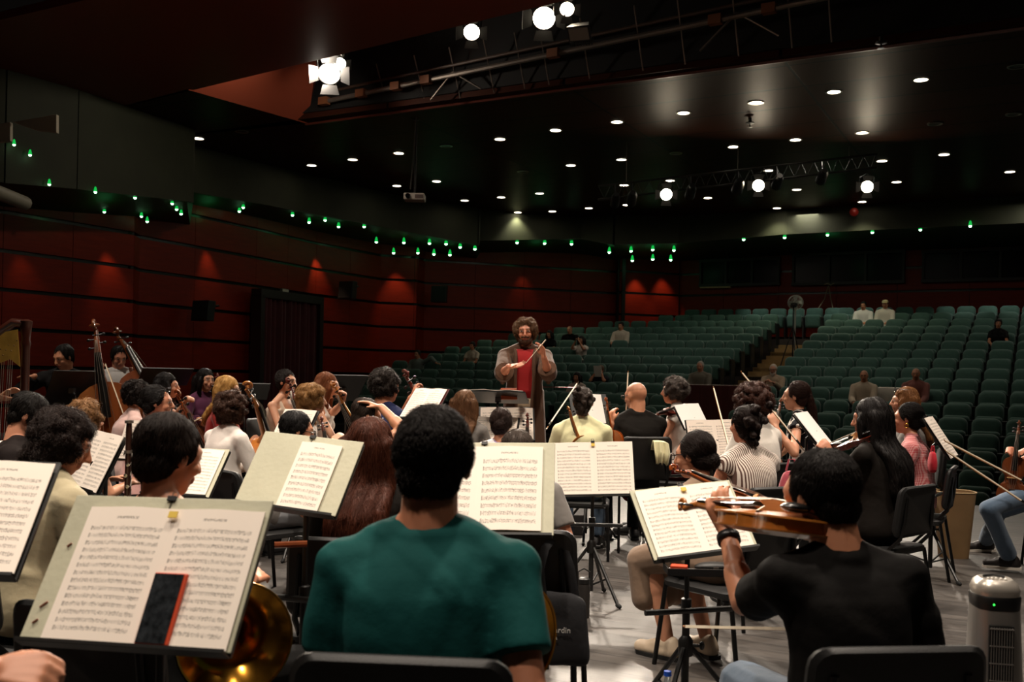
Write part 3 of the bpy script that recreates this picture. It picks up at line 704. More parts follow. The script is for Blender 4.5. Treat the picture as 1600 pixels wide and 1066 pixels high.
def strands(ob, n, length, flow, curl=0., rad=.0007, lift=.010, segs=4, seed=0, jit=.35, droop=0.):
    """hair fibres grown over the hair surface, joined into the same mesh"""
    me = ob.data; nv = len(me.vertices)
    if nv < 8: return
    me.calc_loop_triangles(); co = np.empty(nv*3, 'f'); me.vertices.foreach_get('co', co); co = co.reshape(-1, 3)
    tr = np.empty(len(me.loop_triangles)*3, 'i'); me.loop_triangles.foreach_get('vertices', tr); tr = tr.reshape(-1, 3)
    A, B, C = co[tr[:, 0]], co[tr[:, 1]], co[tr[:, 2]]; ar = np.linalg.norm(np.cross(B-A, C-A), axis=1)
    rng = np.random.default_rng(seed+5); pick = rng.choice(len(tr), n, p=ar/ar.sum()); r1, r2 = rng.random(n)**.5, rng.random(n)
    P = A[pick]*(1-r1)[:, None] + B[pick]*(r1*(1-r2))[:, None] + C[pick]*(r1*r2)[:, None]
    bvh = BVHTree.FromPolygons([tuple(c) for c in co], [tuple(t) for t in tr]); vs = []; fs = []
    for i in range(n):
        p = V(P[i]); hit = bvh.find_nearest(p); nr = hit[1]; d = flow(p); L = length*rng.uniform(.6, 1.25); st = L/segs
        j = V(rng.normal(0, jit, 3)); d = (d.normalized() + j*.6); off = .001; pts = []; ph = rng.uniform(0, 6.28); lf = lift*rng.uniform(.3, 1.3)
        for s_ in range(segs+1):
            pts.append(p + nr*off)
            dd = d - nr*d.dot(nr); dd = dd.normalized() if dd.length > 1e-6 else V((0, 0, -1))
            if curl:
                sd = dd.cross(nr); a = ph + s_*1.9; dd = (dd + sd*curl*math.cos(a)).normalized(); off_t = lf*(s_+1)/segs + curl*.004*math.sin(a)
            else: off_t = lf*((s_+1)/segs)**1.5
            p = p + dd*st + V((0, 0, -droop*st)); h = bvh.find_nearest(p)
            if h[0] is None: break
            p, nr = h[0], h[1]; off = off_t; d = flow(p).normalized() + j*.6
        b = len(vs); m = len(pts)
        for s_, q in enumerate(pts):
            r_ = rad*(1 - .75*s_/segs); t = (pts[min(s_+1, m-1)] - pts[max(s_-1, 0)])
            x, y = ortho(t if t.length > 1e-7 else V((0, 0, 1)))
            vs += [q + x*r_, q - x*r_*.5 + y*r_*.87, q - x*r_*.5 - y*r_*.87]
        for s_ in range(m-1):
            for k in range(3): a = b+s_*3; fs.append((a+k, a+(k+1) % 3, a+3+(k+1) % 3, a+3+k))
    old = [tuple(c) for c in co]; op = [tuple(p.vertices) for p in me.polygons]
    m2 = bpy.data.meshes.new(me.name); m2.from_pydata(old + [tuple(v) for v in vs], [], op + [tuple(i+nv for i in f) for f in fs])
    for q in me.materials: m2.materials.append(q)
    m2.polygons.foreach_set('use_smooth', [True]*len(m2.polygons)); ob.data = m2; bpy.data.meshes.remove(me)
def ik(S, T, l1, l2, pole):
    S, T = V(S), V(T); d = T-S; L = min(max(d.length, abs(l1-l2)+.01), l1+l2-.004); d = d.normalized(); T2 = S + d*L
    a = (l1*l1 - l2*l2 + L*L)/(2*L); h = math.sqrt(max(l1*l1-a*a, 0)); p = V(pole) - d*V(pole).dot(d)
    p = p.normalized() if p.length > 1e-6 else ortho(d)[0]
    return S + d*a + p*h, T2
def hand(mb, w, d, n, right, curl, s=1., rf=.0085):
    d = V(d).normalized(); n = V(n); n = (n - d*n.dot(d)); n = n.normalized() if n.length > 1e-4 else ortho(d)[0]; t = d.cross(n) if right else n.cross(d)
    for i in range(4):
        o = t*(.0215*(1.5-i)*s); k = w + d*(.09 - .004*abs(i-1))*s + o
        mb.capsule(w + d*.012*s + o*.55, k, .0125*s, .0115*s, 8, 3)
        L = (.070, .078, .073, .057)[i]*s; c = curl[i] if isinstance(curl, (list, tuple)) else curl*(.85+.1*i); a = 0; p = k
        for q, f in enumerate((.45, .31, .24)):
            a += c*(.8 if q == 0 else 1.0); dd = (d*math.cos(a) + n*math.sin(a) + t*.07*(1.5-i)*(1 if c < .5 else .2)).normalized(); e = p + dd*L*f
            mb.capsule(p, e, rf*s*(1.15-.12*q), rf*s*(1.03-.12*q), 8, 3); p = e
    b = w + d*.028*s + t*.022*s; m1 = b + (d*.65 + t*.62 + n*.35).normalized()*.042*s; e1 = m1 + (d*.85 + t*.2 + n*.45).normalized()*.034*s
    mb.capsule(w + d*.015*s + t*.012*s, b, .014*s, .014*s, 8, 3); mb.capsule(b, m1, .0145*s, .011*s, 8, 3); mb.capsule(m1, e1, .011*s, .009*s, 8, 3)
TT = [-.2, -.1, 0, .2, .4, .6, .75, .86, .94, 1.0]
PROF = {'m': ([.12, .155, .172, .160, .155, .167, .178, .175, .135, .075], [.09, .115, .12, .117, .115, .122, .122, .108, .085, .062]),
        'f': ([.125, .165, .178, .150, .130, .142, .150, .146, .108, .058], [.09, .115, .12, .107, .098, .108, .110, .094, .072, .05])}
def person(who, hx, hy, Y, phi, sex='f', skin='c88f72', hair=('short', '17100c'), top=('tshirt', None), bottom=('trousers', None), lean=8, stand=False, zf=0., dx=0., L=None, R=None,
           head=(0, 0, 0), short=None, bw=1., sc=None, vox=None, knees=None, feet=None, shoes='1a1a1a', group=None, chair=True, fibre=0, glasses=None, sunglasses=False, earring=False, beard=None, fold=.006, cat='person', legs=True, bust=True, chairlab=None, chair_h=0.):
    sc = sc or (1. if sex == 'm' else .95); ph = math.radians(phi); vox = vox or (.006 if Y < 3.4 else .007 if Y < 6 else .0085 if Y < 11.5 else .013)
    Hd = W(hx, hy, Y); seed = int(hx*7+hy) % 9973; rng = random.Random(seed)
    th = math.radians(lean); hv = V((dx, (.03+.16*math.sin(th*.7))*sc, (.156 if sex == 'm' else .160)*sc)); zp0 = zf + (.53 if not stand else .93*sc)
    nz = Hd.z - hv.z; Ln = .50*sc; want = (nz - zp0)/math.cos(th)
    if want < .80*Ln:
        th = math.acos(max(min((nz-zp0)/(.80*Ln), 1), .2)); want = .80*Ln
    if want > 1.12*Ln: zp0 = nz - 1.12*Ln*math.cos(th); want = 1.12*Ln
    zp = zp0-zf; Lt = want; tdir = V((0, math.sin(th), math.cos(th))); fw = V((math.sin(ph), math.cos(ph), 0))
    back = hv.y + Lt*tdir.y; base = V((Hd.x, Hd.y, 0)) - fw*back - V((fw.y, -fw.x, 0))*dx; base.z = zf
    M = Matrix.Translation(base) @ Matrix.Rotation(-ph, 4, 'Z'); Mi = M.inverted()
    P = V((0, 0, zp)); N = P + tdir*Lt; hc = N + hv;  sdir = V((0, -tdir.z, tdir.y))
    root = thing('person', who, cat, M, group)
    loc = lambda q: (Mi @ W(*q[1:])) if q[0] == 'w' else V(q[1:])
    hwp, hdp = PROF[sex]
    def prof(t): return float(np.interp(t, TT, hwp))*sc*bw, float(np.interp(t, TT, hdp))*sc*(bw if bw < 1 else 1+(bw-1)*.8)
    def cen(t): return P + tdir*(Lt*t) + sdir*(.025*math.sin(max(min(t, 1), 0)*PI)*sc)
    def torso(mb, infl, t0, t1, n=14, m=20, flare=0., cut=None):
        rg = []
        for i in range(n+1):
            t = t0 + (t1-t0)*i/n; a, b = prof(t); a += infl + flare*(1-i/n); b += infl + flare*(1-i/n); c = cen(t)
            rg.append([c + V((1, 0, 0))*(a*math.copysign(abs(math.cos(2*PI*k/m))**.85, math.cos(2*PI*k/m))) - sdir*(b*math.copysign(abs(math.sin(2*PI*k/m))**.9, math.sin(2*PI*k/m))) for k in range(m)])
        mb.rings(rg)
        if sex == 'f' and bust and t1 > .6:
            for s_ in (-1, 1): mb.ell(cen(.63) + V((s_*.068*sc, 0, 0)) - sdir*(.075*sc), (.062*sc+infl, .055*sc+infl, .06*sc+infl), nu=12, nv=8)
    sw = (.195 if sex == 'm' else .168)*sc*bw; sr = (.056 if sex == 'm' else .046)*sc; ar = (.050, .043, .029) if sex == 'm' else (.042, .036, .024)
    ar = [q*sc*(1+(bw-1)*.6) for q in ar]; Sh = {1: cen(.87) + V((sw, 0, 0)), -1: cen(.87) + V((-sw, 0, 0))}
    l1, l2 = .285*sc, .255*sc; arms = {}
    for s_, spec in ((1, R), (-1, L)):
        spec = spec or {}
        if 'p' in spec: T = loc(spec['p'])
        elif stand: T = V((s_*(sw+.06), .06, zp-.06))
        else: T = V((s_*.13, .33, zp+.13))
        pole = V(spec.get('pole', (s_*.55, -.35, -1))); E, T = ik(Sh[s_], T, l1, l2, pole); fd = (T-E).normalized()
        d = V(spec['d']) if 'd' in spec else fd + V((0, .1, -.15 if not stand else -.6)); 
        if spec.get('wd') is not None: d = Mi.to_3x3() @ V(spec['wd'])
        n = V(spec.get('n', (-s_*.5, 0, -.8)));
        if spec.get('wn') is not None: n = Mi.to_3x3() @ V(spec['wn'])
        arms[s_] = (E, T, d, n, spec.get('curl', .35))
    # --- skin body: one continuous surface
    mb = MB(); torso(mb, 0, -.2, 1.0)
    for s_ in (1, -1):
        E, T, d, n, cu = arms[s_]
        mb.capsule(cen(.90) + V((s_*sw*.35, 0, 0)), Sh[s_], sr*.95, sr*.95); mb.capsule(N + tdir*.045, cen(.93) + V((s_*sw*.72, 0, 0)), .042*sc, .038*sc); mb.capsule(cen(.76) + V((s_*sw*.5, 0, 0)), Sh[s_], .078*sc*(1 if sex == 'm' else .82), sr*1.02)
        mb.chain([Sh[s_], E, T], [ar[0], ar[1], ar[2]]); mb.capsule(E, E.lerp(T, .4), ar[1], ar[1]*1.02)
        hand(mb, T, d, n, s_ == 1, cu, sc*1.0, .0085 if vox < .008 else .0105)
    HM = Matrix.Translation(hc) @ Matrix.Rotation(-math.radians(head[0]), 4, 'Z') @ Matrix.Rotation(-math.radians(head[1]), 4, 'X') @ Matrix.Rotation(math.radians(head[2]), 4, 'Y') @ Matrix.Scale(sc*1.0, 4)
    HI = HM.inverted(); nr = (.063 if sex == 'm' else .048)*sc
    mb.capsule(cen(.93), HM @ V((0, -.022, -.055)), nr*1.08, nr)
    mb.M = HM
    jw = 1. if sex == 'm' else .92
    mb.ell((0, -.014, .03), (.076, .096, .088)); mb.ell((0, .024, -.04), (.060*jw, .062, .074)); mb.ell((0, .048, -.084), (.036*jw, .036, .03)); mb.ell((0, .05, .02), (.062, .042, .05))
    mb.capsule((0, .092, .014), (0, .112, -.026), .0085, .0125, 8, 3)
    for s_ in (-1, 1):
        mb.capsule((s_*.012, .086, .03), (s_*.042, .074, .03), .011, .009, 8, 3); mb.ell((s_*.031, .078, .010), (.0145, .012, .0105), nu=10, nv=6); mb.ell((s_*.036, .062, -.024), (.026, .024, .024), nu=10, nv=8)
        mb.ell((s_*.0775, -.008, .0), (.010, .019, .031), Matrix.Rotation(-s_*.35, 3, 'Z'), 10, 8); mb.ell((s_*.009, .102, -.029), (.008, .008, .007), nu=8, nv=6)
    mb.capsule((-.018, .088, -.052), (.018, .088, -.052), .0075, .0075, 8, 3); mb.capsule((-.015, .086, -.065), (.015, .086, -.065), .008, .008, 8, 3)
    mb.M = None
    # legs
    lg = {}
    for s_ in (1, -1):
        hip = P + V((s_*.088*sc*bw, .0, -.01))
        if stand:
            k = V((s_*.10*sc, .03, zp*.53)); a = V((s_*.11*sc, -.01, .085))
        else:
            k = V((s_*.14*sc*bw, .43*sc, zp-.02)); a = V((s_*.13*sc, .40*sc, .085))
        if knees and s_ in knees: k = loc(knees[s_])
        if feet and s_ in feet: a = loc(feet[s_])
        fdx = V((s_*.25, 1, 0)).normalized(); lg[s_] = (hip, k, a, fdx)
        if legs:
            f = 1. if sex == 'm' else .95
            mb.chain([hip, k, a], [.082*f*sc, .056*f*sc, .038*f*sc]); mb.capsule(k.lerp(a, .12), k.lerp(a, .42), .054*f*sc, .053*f*sc)
            mb.capsule(a + V((0, 0, -.05)), a + fdx*.13*sc + V((0, 0, -.062)), .032*sc, .022*sc)
    body = remesh(mb, 'body', skin_mat(skin), vox, 4, parent=root)
    # tint eyes, brows, lips
    me = body.data; n = len(me.vertices); co = np.empty(n*3, 'f'); me.vertices.foreach_get('co', co); co = co.reshape(-1, 3)
    q = co @ np.array(HI.to_3x3()).T + np.array(HI.translation); col = np.zeros((n, 4), 'f'); ax = np.abs(q[:, 0]); fr = q[:, 1] > .06
    hl = lin(hair[1])
    def put(msk, c, a=1.):
        col[msk] = [c[0], c[1], c[2], a]
    put(fr & (np.abs(q[:, 2]+.058) < .0115) & (ax < .024), lin('9c4f48'), .7)
    put(fr & (np.abs(q[:, 2]-.0315) < .0055) & (ax > .012) & (ax < .048), hl, .8)
    put(fr & (((ax-.031)/.0155)**2 + ((q[:, 2]-.009)/.0075)**2 < 1), lin('d8cfc8'), .8)
    put(fr & (((ax-.031)/.0070)**2 + ((q[:, 2]-.009)/.0075)**2 < 1), lin('1c120d'), 1)
    put(fr & (np.abs(q[:, 2]-.0175) < .003) & (ax > .016) & (ax < .046), lin('2a1a14'), .7)
    if hair[0] == 'stubble': put((q[:, 2] > .045) & (q[:, 1] < .06), hl, .25)
    at = me.color_attributes.new('tint', 'FLOAT_COLOR', 'POINT'); at.data.foreach_set('color', col.ravel())
    # --- clothing
    kind, tm = top; infl = .014 if kind not in ('jacket', 'loose', 'gown') else .024
    tb = MB(); hem = -.12 if not stand else -.18
    if kind == 'jacket': hem = -.2 if not stand else -.55
    if kind in ('tank', 'dress_tank'): torso(tb, infl, hem, .82, cut=1)
    else:
        torso(tb, infl, max(hem, -.2), .985, flare=.012); tb.ell(N + V((0, -.004, .012)), (.082*sc*(1 if sex == 'm' else .85)+.006, .074*sc*(1 if sex == 'm' else .85)+.004, .034*sc), nu=20)
    if kind in ('tank', 'dress_tank'):
        for s_ in (-1, 1):
            a, b = prof(.8); tb.chain([cen(.78) + V((s_*a*.62, 0, 0)) - sdir*(b+.004), cen(.965) + V((s_*a*.58, 0, 0)), cen(.78) + V((s_*a*.62, 0, 0)) + sdir*(b+.004)], [.016, .030, .016], 8)
    else:
        for s_ in (1, -1):
            E, T, d, n_, cu = arms[s_]; e = infl+.004
            tb.capsule(cen(.90) + V((s_*sw*.3, 0, 0)), Sh[s_], sr*.95+e, sr*.95+e*(1 if kind != 'sleeveless' else .6)); tb.capsule(N + tdir*.026, cen(.93) + V((s_*sw*.74, 0, 0)), .042*sc+e*.7, .038*sc+e); tb.capsule(cen(.76) + V((s_*sw*.5, 0, 0)), Sh[s_], .080*sc*(1 if sex == 'm' else .82)+e*.8, sr*1.02+e*.8)
            dn = (E-Sh[s_])
            if kind == 'sleeveless': tb.tube([Sh[s_] - dn*.05, Sh[s_] + dn*.18], [ar[0]+e, ar[0]+e+.004], 14)
            elif kind in ('tshirt', 'blouse', 'loose'):
                f = .66 if kind != 'loose' else .9; tb.tube([Sh[s_] - dn*.1, Sh[s_], Sh[s_] + dn*f*.5, Sh[s_] + dn*f], [ar[0]+e*.8, ar[0]+e+.003, ar[0]+e+.005, ar[0]*.97+e+.007], 16)
            elif kind == 'gown':
                tb.chain([Sh[s_], E], [ar[0]+e+.002, ar[1]+e+.012]); tb.capsule(E, E + V((0, 0, -.08)), ar[1]+e+.006, .025); tb.tube([E - dn*.05, E, E.lerp(T, .34)], [ar[1]+e+.010, ar[1]+e+.014, ar[1]+e+.020], 16)
            elif kind == 'rolled':
                tb.chain([Sh[s_], E], [ar[0]+e+.006, ar[1]+e+.006]); tb.tube([E - dn*.05, E, E.lerp(T, .3)], [ar[1]+e+.006, ar[1]+e+.01, ar[1]+e+.008], 14)
            else:
                tb.chain([Sh[s_], E], [ar[0]+e+.006, ar[1]+e+.006]); tb.tube([E.lerp(Sh[s_], .05), E, E.lerp(T, .5), E.lerp(T, .93)], [ar[1]+e+.004, ar[1]+e+.006, ar[1]*.85+e+.006, ar[2]+e+.008], 14)
    if kind == 'gown' and stand:                     # long open gown hanging to the thighs
        a, b = prof(0)
        for i in range(9):
            pass
        rg = []
        for i in range(6):
            t = i/5; z = zp+.16 - t*.52; aa = a+.028+.035*t; bb = b+.028+.03*t
            rg.append([V((aa*math.cos(2*PI*k/28)*(1+.03*math.sin(k*2.2)), -.012+bb*math.sin(2*PI*k/28)*(1+.05*math.sin(k*1.7)), z)) for k in range(28)])
        tb.rings(rg)
    dress = kind.startswith('dress') or bottom[0] == 'dress'
    def skirt(mbx, e, fl=.02):
        if stand:
            rg = []
            for i in range(6):
                t = i/5; a, b = prof(0); z = zp+.1-t*.62
                rg.append([V(((a+e+fl*t*3)*math.cos(2*PI*k/24), (b+e+fl*t*3)*math.sin(2*PI*k/24), z)) for k in range(24)])
            mbx.rings(rg)
        else:
            for t in np.linspace(-1, 1, 5):
                mbx.chain([P + V((t*.09, .0, -.01)), P + V((t*.12, .30, -.01)), V((t*.145, .47*sc, zp-.06)), V((t*.15, .44*sc, zp-.24))], [.10*sc+e, .085*sc+e, .07*sc+e, .06*sc+e])
    if dress: skirt(tb, .012)
    nm = {'tshirt': 't_shirt', 'long': 'shirt', 'rolled': 'shirt', 'jacket': 'jacket', 'gown': 'jacket', 'tank': 'top', 'sleeveless': 'top', 'blouse': 'blouse', 'loose': 'blouse'}.get(kind, 'dress')
    if dress: nm = 'dress'
    tp = remesh(tb, nm, tm, vox*1.05, 22 if Y < 4 else 14 if Y < 7 else 8, fold*(1 if Y < 12 else 0), 1.0, root, seed=seed)
    if legs and not dress and bottom[0]:
        bb = MB(); torso(bb, .008, -.2, .22)
        if bottom[0] == 'skirt': skirt(bb, .014)
        else:
            f = 1. if sex == 'm' else .95
            for s_ in (1, -1):
                hip, k, a, fdx = lg[s_]; cut = .96 if bottom[0] == 'trousers' else .1
                bb.chain([hip, k], [.082*f*sc+.014, .058*f*sc+.014])
                bb.tube([k.lerp(hip, .05), k, k.lerp(a, .5), k.lerp(a, cut)], [.058*f*sc+.013, .058*f*sc+.015, .052*f*sc+.014, .040*f*sc+.026], 16)
        remesh(bb, {'skirt': 'skirt', 'shorts': 'shorts'}.get(bottom[0], 'trousers'), bottom[1], vox*1.15, 3, fold*.8*(1 if Y < 12 else 0), 1., root, seed=seed+3)
    if legs and shoes:
        cs = shoes if isinstance(shoes, (list, tuple)) else (shoes, None)
        for s_ in (1, -1):
            hip, k, a, fdx = lg[s_]; sb = MB(); z0 = V((a.x, a.y, 0)); g = a.z-.085
            up = V((0, 0, g))
            sb.capsule(z0 + up + V((0, 0, .075)) - fdx*.02, z0 + up + V((0, 0, .045)) - fdx*.035, .042, .044); sb.capsule(z0 + up + V((0, 0, .04)) - fdx*.035, z0 + up + fdx*.16*sc + V((0, 0, .036)), .043, .036); sb.capsule(z0 + up + V((0, 0, .075)), z0 + up + fdx*.10*sc + V((0, 0, .045)), .038, .036)
            sh = remesh(sb, 'shoe', mat('shoe_'+cs[0], cs[0], .5), max(vox, .007), 3, parent=root)
            so = MB(); sd = V((fdx.y, -fdx.x, 0))
            ol = [(-.075, .036), (-.08, 0), (-.075, -.036), (0, -.040), (.10*sc, -.046), (.17*sc, -.034), (.198*sc, 0), (.17*sc, .034), (.10*sc, .046), (0, .04)]
            so.rings([[z0 + up + fdx*x + sd*y + V((0, 0, z)) for x, y in ol] for z in (.0, .02)]); so.build('sole', mat('sole_'+(cs[1] or 'dark'), cs[1] or '0c0c0c', .6), sh, smooth=False)
    # --- hair
    st, hcol = hair[0], hair[1]; opt = hair[2] if len(hair) > 2 else {}; hb = MB(); hb.M = HM; g = opt.get('g', .007)
    whorl = V((0, -.045, .13)); flow_mode = 'short'; tie = None
    def cap(g, ears=False, front=.0):
        hb.ell((0, -.026+front, .0435), (.0785+g, .0940+g, .0850+g)); hb.ell((0, -.050, -.022), (.066+g*.8, .052+g, .064+g*.6))
        for s_ in (-1, 1):
            hb.ell((s_*.066, -.012, .026), (.018+g*.7, .050, .046))
            if ears: hb.ell((s_*.070, -.014, -.015), (.018+g, .045, .060))
    if st in ('short', 'thick'): cap(g + (.006 if st == 'thick' else 0))
    elif st == 'stubble': hb = None
    elif st == 'curly':
        r0 = opt.get('r', .02); cap(g, ears=sex == 'f'); k_ = opt.get('n', 130); low = opt.get('low', -.07)
        for i in range(k_):
            z = rng.uniform(-1, 1); a = rng.uniform(0, 2*PI); rr = math.sqrt(1-z*z); p = V((rr*math.cos(a), rr*math.sin(a), z)); f = opt.get('vol', .03)
            q = V((p.x*(.075+f), -.022 + p.y*(.088+f), .028 + p.z*(.082+f)))
            if q.z < low or (q.y > .055 and q.z < .068) or (q.y > .01 and q.z < .0 and abs(q.x) < .07 and sex == 'm'): continue
            hb.ell(q, (r0*rng.uniform(.7, 1.2),)*3, nu=8, nv=6)
        if opt.get('tail'):
            for i in range(60):
                a = rng.uniform(PI*.95, PI*2.05); z = rng.uniform(-opt['tail'], 0); q = V((.085*math.cos(a)*rng.uniform(.6, 1.1), -.02+.085*math.sin(a)*rng.uniform(.7, 1.1), z)); hb.ell(q, (r0*rng.uniform(.8, 1.3),)*3, nu=8, nv=6)
    elif st in ('long', 'wavy'):
        cap(g+.004, ears=True); ln = opt.get('len', .3); w = opt.get('w', .095); hb.M = None; b0 = HM @ V((0, -.06, .0)); s0 = sc
        nseg = 8
        for s_ in np.linspace(-1, 1, 5):
            pts = []; rs = []
            for i in range(nseg+1):
                t = i/nseg; wob = .018*math.sin(t*(11 if ln > .15 else 7)+s_*7)*(1 if st == 'wavy' else .2)
                yb = b0.y - (.035*(1-s_*s_*.5)+.02*t)*s0; zz = b0.z + .02 - t*ln*(1-.10*abs(s_)); x = b0.x + s_*w*s0*(.8+.25*math.sin(min(t*2, 1)*PI/2) - .25*t*opt.get('taper', .6)) + wob
                tt = ((zz - P.z)/max(N.z-P.z, .01))
                if 0 < tt < 1.02: a, bd = prof(tt); yb = min(yb, cen(tt).y - bd - .035)
                pts.append(V((x, yb, zz))); rs.append((.045-.012*t - .006*abs(s_))*s0)
            hb.chain(pts, rs, 10)
        if opt.get('front', True):
            for s_ in (-1, 1):
                p0 = HM @ V((s_*.072, .015, .03)); ln2 = opt.get('flen', .22); pts = [p0 + V((s_*(.004+.016*math.sin(i/5*PI)), .01*math.sin(i), -ln2*i/6)) for i in range(7)]; hb.chain(pts, [.022]*4 + [.02, .016, .010], 8)
        flow_mode = 'long'
    elif st in ('bun', 'pony', 'updo'):
        cap(g*.6); tie = V(opt.get('tie', (0, -.115, .0))); flow_mode = 'tie'
        if st == 'bun':
            r0 = opt.get('r', .04); hb.ell(tie, (r0*1.15, r0*.9, r0)); 
            for i in range(7): a = i*.9; hb.ell(tie + V((r0*.6*math.cos(a), -.012, r0*.6*math.sin(a))), (r0*.42, r0*.5, r0*.42), nu=8, nv=6)
        elif st == 'updo':
            for i in range(34):
                q = tie + V((rng.gauss(0, .035), rng.gauss(0, .022), rng.gauss(.01, .042))); hb.ell(q, (.022, .022, .022), nu=8, nv=6)
            for i in range(10): q = V((rng.uniform(-.05, .05), -.085-rng.uniform(0, .03), -.06-rng.uniform(0, .04))); hb.ell(q, (.016,)*3, nu=8, nv=6)
        else:
            hb.M = None; p0 = HM @ tie; ln = opt.get('len', .3); pts = [p0]; rs = [.022*sc]
            for i in range(1, 9): t = i/8; pts.append(p0 + V((.01*math.sin(t*4), -.045*math.sin(t*PI*.6), -ln*t))); rs.append((.030*math.sin(PI*(.25+.6*t)))*sc+.006)
            hb.chain(pts, rs, 10)
    if hb is not None and st != 'bald':
        hb.M = None; hv_ = min(vox, .0075) if Y < 11.5 else .012
        ho = remesh(hb, 'hair', hair_mat(hcol), hv_, 3, opt.get('fold', .005) if st not in ('curly',) and Y < 12 else 0, 3.2, parent=root, seed=seed)
        nf = int(fibre*1.5) or (int(5200/max(Y, 1)) if Y < 11.5 else 0)
        if nf:
            def flow(p):
                q = HI @ p
                if flow_mode == 'tie': d = tie - q; d = d if d.length > .03 else V((0, 0, -1))
                elif flow_mode == 'long':
                    d = V((0, 0, -1)) if q.z < .05 else V((q.x*6, (q.y+.02)*2 - .12, -.35))
                else: d = (q - whorl) + V((0, 0, -.05))
                return HM.to_3x3() @ d
            rad = .0010*max(1, Y/3.6); lw = 1.0
            strands(ho, nf, opt.get('fl', {'short': .042, 'tie': .06, 'long': .12}[flow_mode]), flow, opt.get('curl', 1.3 if st == 'curly' else .25 if st == 'wavy' else 0), rad, opt.get('lift', .014 if st in ('curly', 'thick') else .008), seed=seed, jit=.6 if st in ('curly', 'thick') else .34)
    if beard:
        bm_ = MB(); bm_.M = HM; bl = beard[1]
        bm_.ell((0, .050, -.090), (.046, .044, .036)); bm_.capsule((-.030, .085, -.045), (.030, .085, -.045), .010, .010, 8, 3)
        for s_ in (-1, 1): bm_.capsule((s_*.058, .02, -.02), (s_*.040, .055, -.085), .014, .022, 8, 3)
        if bl: bm_.capsule((0, .06, -.09), (0, .065, -.09-bl), .035, .02)
        bo = remesh(bm_, 'beard', hair_mat(beard[0]), min(vox, .008), 2, parent=root)
        if Y < 12: strands(bo, 500, .02, lambda p: HM.to_3x3() @ V((0, .1, -1)), .8, .0015, .006, seed=seed)
    def specs(zo, yo, m, name, tint=None):
        gb = MB(); gb.M = HM
        for s_ in (-1, 1):
            gb.tube([(s_*.033 + .024*math.cos(a), yo, zo + .017*math.sin(a)) for a in np.linspace(0, 2*PI, 17)], .0026, 5, cap=False)
            gb.tube([(s_*.057, yo, zo+.006), (s_*.078, yo-.05, zo+.008), (s_*.081, yo-.11, zo+.003)], .0024, 5)
        gb.tube([(-.01, yo+.003, zo+.004), (.01, yo+.003, zo+.004)], .0024, 5)
        o_ = gb.build(name, m, root)
        if tint:
            lb = MB(); lb.M = HM
            for s_ in (-1, 1): lb.lathe([(.001, 0), (.023, 0), (.023, .003), (.001, .003)], 16, (s_*.033, yo, zo), Matrix.Rotation(PI/2, 3, 'X'))
            lb.build('lens', mat('sunglass_lens', '140d0a', .1), o_)
    if glasses: specs(.008, .107, mat('spectacle_'+glasses, glasses, .3), 'glasses')
    if sunglasses: specs(.105, .075, mat('spectacle_dark', '15100d', .25), 'sunglasses', True)
    if earring:
        eb = MB(); eb.M = HM
        for s_ in (-1, 1): eb.tube([(s_*.088, -.008 + .014*math.cos(a), -.048 + .016*math.sin(a)) for a in np.linspace(0, 2*PI, 13)], .004, 6, cap=False)
        eb.build('earring', mat('gold', 'd8a64a', .25, metal=1), root)
    if chair and not stand:
        cl = chairlab or 'black stacking chair under the ' + (short or who)
        cl = ' '.join(cl.split()[:16]); make_chair(M @ Matrix.Translation((0, .02, 0)), cl, zp-.085+chair_h)
    root['_zp'] = zp
    return dict(root=root, M=M, Mi=Mi, arms=arms, HM=HM, P=P, N=N)
chairblack = mat('chair_plastic', '101010', .55, bump=(300, .15)); chairleg = mat('chair_steel', '0c0c0c', .35, metal=.3)
CHAIR = None
